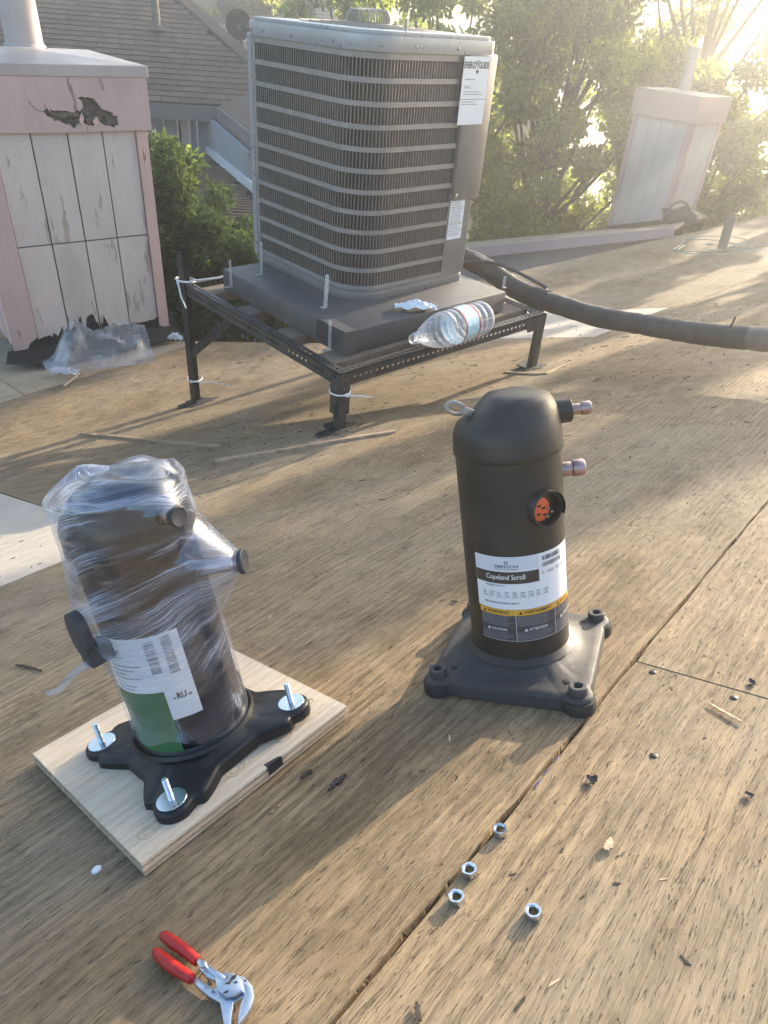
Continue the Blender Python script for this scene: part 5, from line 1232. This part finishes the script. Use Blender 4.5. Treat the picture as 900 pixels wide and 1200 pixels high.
# ================================================================== NEIGHBOURING HOUSES (left, behind)
def shingle_roof(name, par, org, du, dv, poly, mat, ex=.145, wd=.30, seed=1, tk=.012, base=None):
    # poly in (u along eave, v up the slope); courses of single tabs, joined
    du, dv = du.normalized(), dv.normalized(); nn = du.cross(dv).normalized()
    if nn.z < 0: nn = -nn
    def inside(u, v):
        c = False; j = len(poly) - 1
        for i in range(len(poly)):
            (a, b_), (c_, d_) = poly[i], poly[j]
            if (b_ > v) != (d_ > v) and u < (c_ - a) * (v - b_) / (d_ - b_) + a: c = not c
            j = i
        return c
    o0 = par.matrix_world.inverted() if par else Matrix()
    R3 = o0.to_3x3()
    us = [p[0] for p in poly]; vs_ = [p[1] for p in poly]; b = MB(); r2 = random.Random(seed)
    P = lambda u, v, h: o0 @ (org + du * u + dv * v + nn * h)
    j = 0; v = min(vs_)
    while v < max(vs_):
        u = min(us) - (.5 if j % 2 else .0) * wd
        while u < max(us):
            w2 = wd * r2.uniform(.75, 1.2)
            if inside(u + w2 / 2, v + ex / 2):
                jj = r2.uniform(-.006, .006); h0, h1 = tk + r2.uniform(0, .004), .001
                b.add([P(u + .004, v + jj, 0), P(u + w2 - .004, v + jj, 0), P(u + .004, v + jj, h0), P(u + w2 - .004, v + jj, h0), P(u + w2 - .004, v + ex * 1.1, h1), P(u + .004, v + ex * 1.1, h1)], [(0, 1, 3, 2), (2, 3, 4, 5), (0, 2, 5), (1, 4, 3)])
            u += w2
        v += ex; j += 1
    s = b.build(name, mat, par, kind='stuff')
    b = MB(); b.prism([(p[0], p[1]) for p in poly], -.06, -.003, lambda x, y, z: P(x, y, z)); b.build('roof_deck', base or M['felt'], par)
    return s
KN = at_y(256, 125, 10.0)                             # eave corner of the near wing
dL = az_dir(191.5); up_dir = az_dir(101.5); dW = -az_dir(113.6)
nh = thing('house', Matrix.Translation(KN), 'neighbour house with brown shingle roof and white board wall behind the bushes', 'house')
PITCH_ = math.radians(24); dv1 = (up_dir * math.cos(PITCH_) + Z * math.sin(PITCH_)).normalized(); n1 = dL.cross(dv1).normalized()
def on_roof1(px, py): q = in_plane(px, py, KN, n1) - KN; return (q.dot(-dL), q.dot(dv1))
top = [on_roof1(*q) for q in ((287, 73), (208, 0), (150, -52), (-60, -60))]
poly1 = [on_roof1(-60, 112), on_roof1(60, 118), (0, 0), on_roof1(330, 128)] + [on_roof1(330, 110)] + top
shingle_roof('shingle_field', nh, KN, -dL, dv1, poly1, M['shingle'], .125, .24, 2)
ra, rb = in_plane(289, 75, KN, n1), in_plane(203, -4, KN, n1); rn = n1 if n1.z > 0 else -n1; rs = (rb - ra).cross(rn).normalized() * .16; b = MB(); rp = [ra - KN, rb - KN, rb - KN + rs, ra - KN + rs]
b.add([p + rn * .03 for p in rp] + [p - rn * .08 for p in rp] , [(0, 1, 2, 3), (7, 6, 5, 4)] + [(i, 4 + i, 4 + (i + 1) % 4, (i + 1) % 4) for i in range(4)]); b.build('rake_edge', M['shingle'], nh)
# valley side of the wing roof
dvW = (-dL * math.cos(PITCH_) + Z * math.sin(PITCH_) * .55).normalized()
b = MB()
fb = .17
def board(name, p, q, h, t, nrm, mat, par=nh): 
    p, q = p - KN, q - KN; nrm = nrm.normalized(); b = MB(); d = vec(0, 0, -h); b.add([p, q, q + d, p + d, p + nrm * t, q + nrm * t, q + d + nrm * t, p + d + nrm * t], [(0, 1, 2, 3), (7, 6, 5, 4), (0, 4, 5, 1), (1, 5, 6, 2), (2, 6, 7, 3), (3, 7, 4, 0)]); return b.build(name, mat, par)
out1 = -up_dir
board('fascia_board', KN + dL * 6, KN, fb, .03, out1, M['fascia'])
Kw = KN + dW * 2.6; outW = vec(dW.y, -dW.x, 0); outW = outW if outW.x < 0 else -outW
board('fascia_board', KN, Kw, fb, .03, outW, M['fascia'])
bq = [KN, Kw, Kw + vec(.9, .2, .42), KN + vec(.9, .2, .38)]
quad = MB(); quad.add([q - KN + Z * .006 for q in bq] + [q - KN - Z * .06 for q in bq], [(0, 1, 2, 3), (7, 6, 5, 4)] + [(i, 4 + i, 4 + (i + 1) % 4, (i + 1) % 4) for i in range(4)]); quad.build('wing_roof_deck', M['shingle'], nh)
# walls: front boards, pink post, wing wall
WC = at_y(241, 132, 10.22)
zt_ = KN.z - fb + .03; 
def wall_x(px): 
    q = in_plane(px, 150, WC, up_dir); return (q - WC).dot(dL)
xs_ = [-.02, wall_x(231), wall_x(222), wall_x(212), wall_x(208), wall_x(192), wall_x(176), wall_x(150), wall_x(120), wall_x(80), wall_x(20), wall_x(-40)]
mats = ['wall_grey', 'wall_white', 'pink', 'dark', 'wall_white', 'wall_grey', 'wall_white', 'wall_white', 'wall_grey', 'wall_white', 'wall_white']
for i in range(len(xs_) - 1):
    a, c = sorted((xs_[i], xs_[i + 1])); a += .008; c -= .008
    if c - a < .01: continue
    m = mats[i]; p = WC + dL * a; q = WC + dL * c; p.z = q.z = zt_
    off = out1 * (.06 if m == 'pink' else .0) - out1 * (.06 if m == 'dark' else 0)
    board('post' if m == 'pink' else 'wall_board', p + off, q + off, 3.4, .03, -out1, M['felt'] if m == 'dark' else M[m])
Wp, Wq = WC.copy(), WC + dW * 2.6; Wp.z = Wq.z = zt_
board('wing_wall', Wp, Wq, 3.6, .05, -outW, M['wall_white'])
# lower roof against the wing wall
pA_ = in_plane(243, 179, WC, outW); pB_ = in_plane(294, 222, WC, outW)
dlow = (pB_ - pA_).normalized(); nlow = dL.cross(dlow).normalized(); nlow = nlow if nlow.z > 0 else -nlow
dup = (-dlow - (-dlow).dot(dL) * dL).normalized()
def on_low(px, py): q = in_plane(px, py, pA_, nlow) - pA_; return (q.dot(-dL), q.dot(dup))
pol2 = [on_low(*q) for q in ((294, 264), (310, 236), (294, 222), (243, 179))] + [on_low(150, 176), on_low(165, 260)]
shingle_roof('shingle_field', nh, pA_, -dL, dup, pol2, M['shingle'], .125, .24, 5)
b = MB(); q0, q1 = pA_ - KN, pB_ + (pB_ - pA_) * .25 - KN; ow = outW * .03
b.add([q0 + ow, q1 + ow, q1 + ow + Z * .09, q0 + ow + Z * .09, q0, q1, q1 + Z * .09, q0 + Z * .09], [(0, 1, 2, 3), (7, 6, 5, 4), (0, 4, 5, 1), (3, 2, 6, 7), (0, 3, 7, 4), (1, 5, 6, 2)]); b.build('base_trim', M['ink_white'], nh)
vq = in_plane(184, 33, KN, n1) - KN; b = MB(); b.lathe([(.16, -.02), (.07, .03), (.055, .05), (.05, .52), (.058, .52), (.058, .60), (0, .60)], 14, c=tuple(vq), caps=False); b.build('vent_pipe', M['rot'], nh, smooth=40)

# far tan house with dish and vents
FK = at_y(265, 49, 19.0); dF = az_dir(188)
fh = thing('house', Matrix.Translation(FK), 'sunlit tan roofed house farther off behind the brown shingle roof', 'house')
upF = az_dir(98); dvF = (upF * math.cos(math.radians(20)) + Z * math.sin(math.radians(20))).normalized(); nF = dF.cross(dvF).normalized()
def on_rf(px, py): q = in_plane(px, py, FK, nF) - FK; return (q.dot(-dF), q.dot(dvF))
shingle_roof('shingle_field', fh, FK, -dF, dvF, [on_rf(150, 44), on_rf(440, 54), on_rf(440, -40), on_rf(150, -45)], M['shingle_far'], .2, .5, 9, base=M['shingle_far'])
pw = [FK + dF * 5 - FK, FK - dF * 8 - FK]; b = MB(); off = upF * .35
b.add([pw[0] + off, pw[1] + off, pw[1] + off - Z * 4, pw[0] + off - Z * 4], [(0, 1, 2, 3)]); b.build('wall', M['tan_wall'], fh)
b = MB(); b.add([pw[0] - Z * .0, pw[1], pw[1] - Z * .16, pw[0] - Z * .16], [(0, 1, 2, 3)]); b.build('fascia_board', M['far_pink'], fh)
for (px, py, hh_, rr_) in ((285, 6, .55, .035), (349, 5, .5, .05), (340, 12, .15, .12)):
    q = in_plane(px, py, FK, nF) - FK; b = MB(); b.lathe([(rr_ * 1.6, -.02), (rr_, .03), (rr_, hh_), (0, hh_)], 12, c=tuple(q), caps=False); b.build('vent_pipe', M['fascia'], fh, smooth=40)
for (px, py, sx) in ((306, 5, .5), (318, 15, .35), (362, 16, .4)):
    q = in_plane(px, py, FK, nF) - FK; b = MB(); b.box(q + nF * (.10 if nF.z > 0 else -.10), (sx, sx * .7, .2)); b.build('skylight', M['glass_dark'], fh, bevel=.02)
dq = at_d(279, 29, 14.0); dc = (at_d(279, 29, 13.0) - dq).normalized()
sd = thing('satellite_dish', Matrix.Translation(dq), 'dark round satellite dish seen edge on beside the condenser top', 'satellite dish')
Rd = (dc * .95 + vec(.25, .0, -.05)).to_track_quat('Z', 'Y').to_matrix() * .78
b = MB(); b.lathe([(.0, -.05), (.12, -.035), (.22, .0), (.27, .04), (.272, .045), (.22, .008), (.12, -.027), (0, -.042)], 28, Rd, caps=False); b.build('reflector', M['dish'], sd, smooth=True)
b = MB(); b.tube([(0, 0, -.02), (-.01, .2, -.2), (-.01, .25, -.62)], .03, 8); b.build('mast', M['fascia'], sd, smooth=True)
b = MB(); b.tube([(0, -.02, -.2), (.16, -.30, -.06), (.22, -.34, .0)], .014, 6); b.build('feed_arm', M['dish'], sd, smooth=True)
q = in_plane(267, 24, FK, nF); tv = thing('roof_vent', Matrix.Translation(q), 'small dark turbine vent on the far tan roof left of the dish', 'roof vent')
b = MB(); b.lathe([(.14, -.05), (.12, .12), (.20, .18), (.26, .30), (.22, .42), (.10, .48), (0, .5)], 16, caps=False); b.build('turbine', M['dish'], tv, smooth=True)
b = MB(); b.box((.0, 0, -.02), (.6, .45, .12)); b.build('flashing', M['glass_dark'], tv, bevel=.02)

# ================================================================== TREES AND SHRUBS
def leaf_mesh(name, clumps, n, size, seed, droop=.3, aspect=.5):
    g = np.random.default_rng(seed); c = np.array([q[0] for q in clumps]); r = np.array([q[1] for q in clumps])
    wgt = r ** 2; idx = g.choice(len(clumps), n, p=wgt / wgt.sum())
    d = g.normal(size=(n, 3)); d /= np.linalg.norm(d, axis=1)[:, None]; rad = g.random(n) ** .5
    p = c[idx] + d * (r[idx] * rad)[:, None] * np.array([1, 1, .8])
    ax = d * .6 + g.normal(size=(n, 3)) * .7 + np.array([0, 0, -droop]); ax /= np.linalg.norm(ax, axis=1)[:, None]
    sd_ = np.cross(ax, g.normal(size=(n, 3))); sd_ /= np.linalg.norm(sd_, axis=1)[:, None]; nn = np.cross(ax, sd_)
    s = size * g.uniform(.6, 1.35, n); L = ax * s[:, None]; W = sd_ * (s * aspect * .5)[:, None]; fold = nn * (s * .12)[:, None]
    v = np.stack([p, p + L * .45 + W + fold, p + L, p + L * .45 - W + fold], 1).reshape(-1, 3)
    me = bpy.data.meshes.new(name); me.vertices.add(4 * n); me.vertices.foreach_set('co', v.astype(np.float32).ravel())
    q = np.arange(4 * n).reshape(n, 4); t = np.concatenate([q[:, [0, 1, 2]], q[:, [0, 2, 3]]], 1).reshape(-1)
    me.loops.add(6 * n); me.loops.foreach_set('vertex_index', t.astype(np.int32)); me.polygons.add(2 * n)
    me.polygons.foreach_set('loop_start', np.arange(0, 6 * n, 3, dtype=np.int32)); me.polygons.foreach_set('loop_total', np.full(2 * n, 3, dtype=np.int32)); me.update(); me.validate(); return me
def tree(loc, h, R_, n, size, mat, label, seed, zlo=.35, name='tree', ncl=70, dens=.55, trunk=.16, lean=(0, 0), cat='tree', group='trees behind the roof'):
    g = random.Random(seed); root = thing(name, Matrix.Translation(loc), label, cat, group)
    b = MB(); lx, ly = lean; tp_ = [vec(lx * t + .12 * math.sin(t * 5 + seed), ly * t + .1 * math.cos(t * 4 + seed), h * .8 * t) for t in [k / 8 for k in range(9)]]
    b.tube(tp_, [trunk * (1 - .75 * k / 8) for k in range(9)], 8); clumps = []
    for k_ in range(ncl):
        z = g.uniform(zlo, 1.0); rr_ = R_ * math.sqrt(max(.05, 1 - ((z - (zlo + 1) / 2) / ((1 - zlo) / 2 + .08)) ** 2)); a = g.uniform(0, 6.283); q = math.sqrt(g.random()) * rr_
        c = vec(lx * z + q * math.cos(a), ly * z + q * math.sin(a), h * z); clumps.append(((c.x, c.y, c.z), R_ * g.uniform(.11, .25)))
        if k_ % 3 == 0:
            s = tp_[min(8, int(z * 7))]; b.tube([s, (s + c) / 2 + vec(0, 0, -.1), c], [trunk * .32, trunk * .2, trunk * .06], 5)
    b.build('trunk', M['bark'], root, smooth=True)
    me = leaf_mesh('crown', clumps, n, size, seed); me.materials.append(M[mat]); o = bpy.data.objects.new('crown', me); COL.objects.link(o); o.parent = root
    return root
TREES = [  # x, y, height, radius, leaves, leaf size, material, z-low, label
    (.6, 13.2, 7.5, 2.1, 20000, .105, 'leaf_a', .2, 'leafy tree right behind the condenser'),
    (2.6, 14.2, 8.2, 2.2, 20000, .105, 'leaf_b', .2, 'dark dense tree between the condenser and the far chase'),
    (2.1, 12.3, 7.2, 1.5, 14000, .10, 'leaf_c', .3, 'yellow green backlit tree just left of the far chase'),
    (4.9, 15.2, 9.4, 2.3, 20000, .115, 'leaf_a', .2, 'tall backlit tree behind the far chase'),
    (4.6, 12.9, 6.2, 1.2, 9000, .10, 'leaf_b', .4, 'low dark tree tucked behind the far chase foot'),
    (-1.2, 16.5, 7.4, 2.0, 14000, .115, 'leaf_b', .3, 'dark tree showing over the top of the condenser'),
    (6.67, 14.1, 9.6, .95, 11000, .105, 'leaf_c', .2, 'thin airy tree right of the far chase with sky showing through'),
    (7.95, 10.98, 10.6, .82, 19000, .105, 'leaf_b', .5, 'unseen tall narrow tree past the right edge of the roof, placed to shade it'),  # out of view; crown placed and sized to shade the deck
    (7.5, 12.7, 10.2, .33, 6500, .105, 'leaf_b', .42, 'unseen slim tree past the right edge of the roof, shaped to leave sun slits'),  # out of view; kept slim so sun streaks pass on both sides
    (7.75, 15.7, 9.0, .95, 12000, .11, 'leaf_a', .2, 'upright tree behind the airy one right of the far chase'),
    (9.2, 17.5, 8.6, 1.7, 12000, .12, 'leaf_a', .2, 'low rounded tree far back at the right edge'),
    (-4.6, 21.5, 8.0, 1.4, 9000, .15, 'leaf_c', .5, 'small bright tree top peeking over the brown shingle roof'),
]
for i, (x, y, h, R_, n, s, m, zl, lab) in enumerate(TREES): tree((x, y, 0), h, R_, int(n * 1.9), s, m, lab, 20 + i, zl)
def shrub(label, pix, n, size, seed, mat='leaf_shrub'):
    # clumps: (photo x, photo y, distance, radius); stems rise from the yard below
    pts = [(at_d(px, py, d), r) for px, py, d, r in pix]; base = sum((p for p, _ in pts), Vector()) / len(pts); loc = vec(base.x, base.y, 0)
    root = thing('shrub', Matrix.Translation(loc), label, 'shrub', 'shrubs beside the roof'); b = MB(); g = random.Random(seed); clumps = []
    for p, r in pts:
        q = p - loc; clumps.append(((q.x, q.y, q.z), r))
        for k_ in range(1 if g.random() < .3 else 0):
            dx = vec(g.uniform(-.25, .25), g.uniform(-.25, .25), 0); b.tube([dx * .3 + vec(0, 0, 0), vec(q.x, q.y, q.z) * .5 + vec(0, 0, q.z * .12) + dx, q + dx * .6 * r + vec(0, 0, r * .5)], [.018, .009, .003], 5)
    b.build('stems', M['bark'], root, smooth=True)
    me = leaf_mesh('crown', clumps, n, size, seed, .1, .42); me.materials.append(M[mat]); o = bpy.data.objects.new('crown', me); COL.objects.link(o); o.parent = root
def cloud(poly, n, d0, d1, r0, r1, seed):             # clump list spread through a patch of the view
    g = random.Random(seed); out = []
    while len(out) < n:
        x = g.uniform(min(p[0] for p in poly), max(p[0] for p in poly)); y = g.uniform(min(p[1] for p in poly), max(p[1] for p in poly)); c = False; j = len(poly) - 1
        for i in range(len(poly)):
            (a, b_), (c_, e_) = poly[i], poly[j]
            if (b_ > y) != (e_ > y) and x < (c_ - a) * (y - b_) / (e_ - b_) + a: c = not c
            j = i
        if c: out.append((x, y, g.uniform(d0, d1), g.uniform(r0, r1)))
    return out
shrub('tall leafy green shrub between the rotten chase and the neighbour wall', cloud([(178, 158), (205, 168), (228, 192), (242, 198), (240, 205), (218, 225), (228, 262), (215, 300), (228, 330), (225, 400), (185, 420), (175, 300)], 62, 5.7, 6.3, .07, .16, 61), 12500, .052, 61)
shrub('low green shrub filling the gap under the condenser stand', cloud([(186, 258), (215, 250), (240, 252), (262, 262), (300, 280), (380, 330), (395, 395), (390, 420), (195, 425)], 96, 5.6, 6.2, .08, .18, 62), 22000, .055, 62)
shrub('small bright shrub tip left of the condenser corner post', cloud([(262, 285), (285, 252), (297, 258), (300, 330), (250, 325), (232, 300)], 26, 6.2, 6.6, .06, .13, 63), 4200, .055, 63)
shrub('sparse trailing shrub in front of the lower brown shingles', cloud([(228, 215), (262, 205), (272, 250), (258, 285), (225, 290)], 20, 6.4, 6.8, .04, .10, 64), 1300, .05, 64)

# ------------------------------------------------------------------ added air volume whose scattered glow stands in for veiling lens glare
b = MB(); b.box2((-22, -8, -1), (18, 34, 11.2)); hz = b.build('glare_haze', None, kind='stuff')
k = bpy.data.materials.new('glare_haze_air'); k.use_nodes = True; t = k.node_tree; t.nodes.remove(t.nodes['Principled BSDF'])
pv = t.nodes.new('ShaderNodeVolumePrincipled'); pv.inputs['Color'].default_value = (.92, .93, .95, 1); pv.inputs['Density'].default_value = .020; pv.inputs['Anisotropy'].default_value = .75
t.links.new(pv.outputs[0], t.nodes['Material Output'].inputs['Volume']); hz.data.materials.append(k)
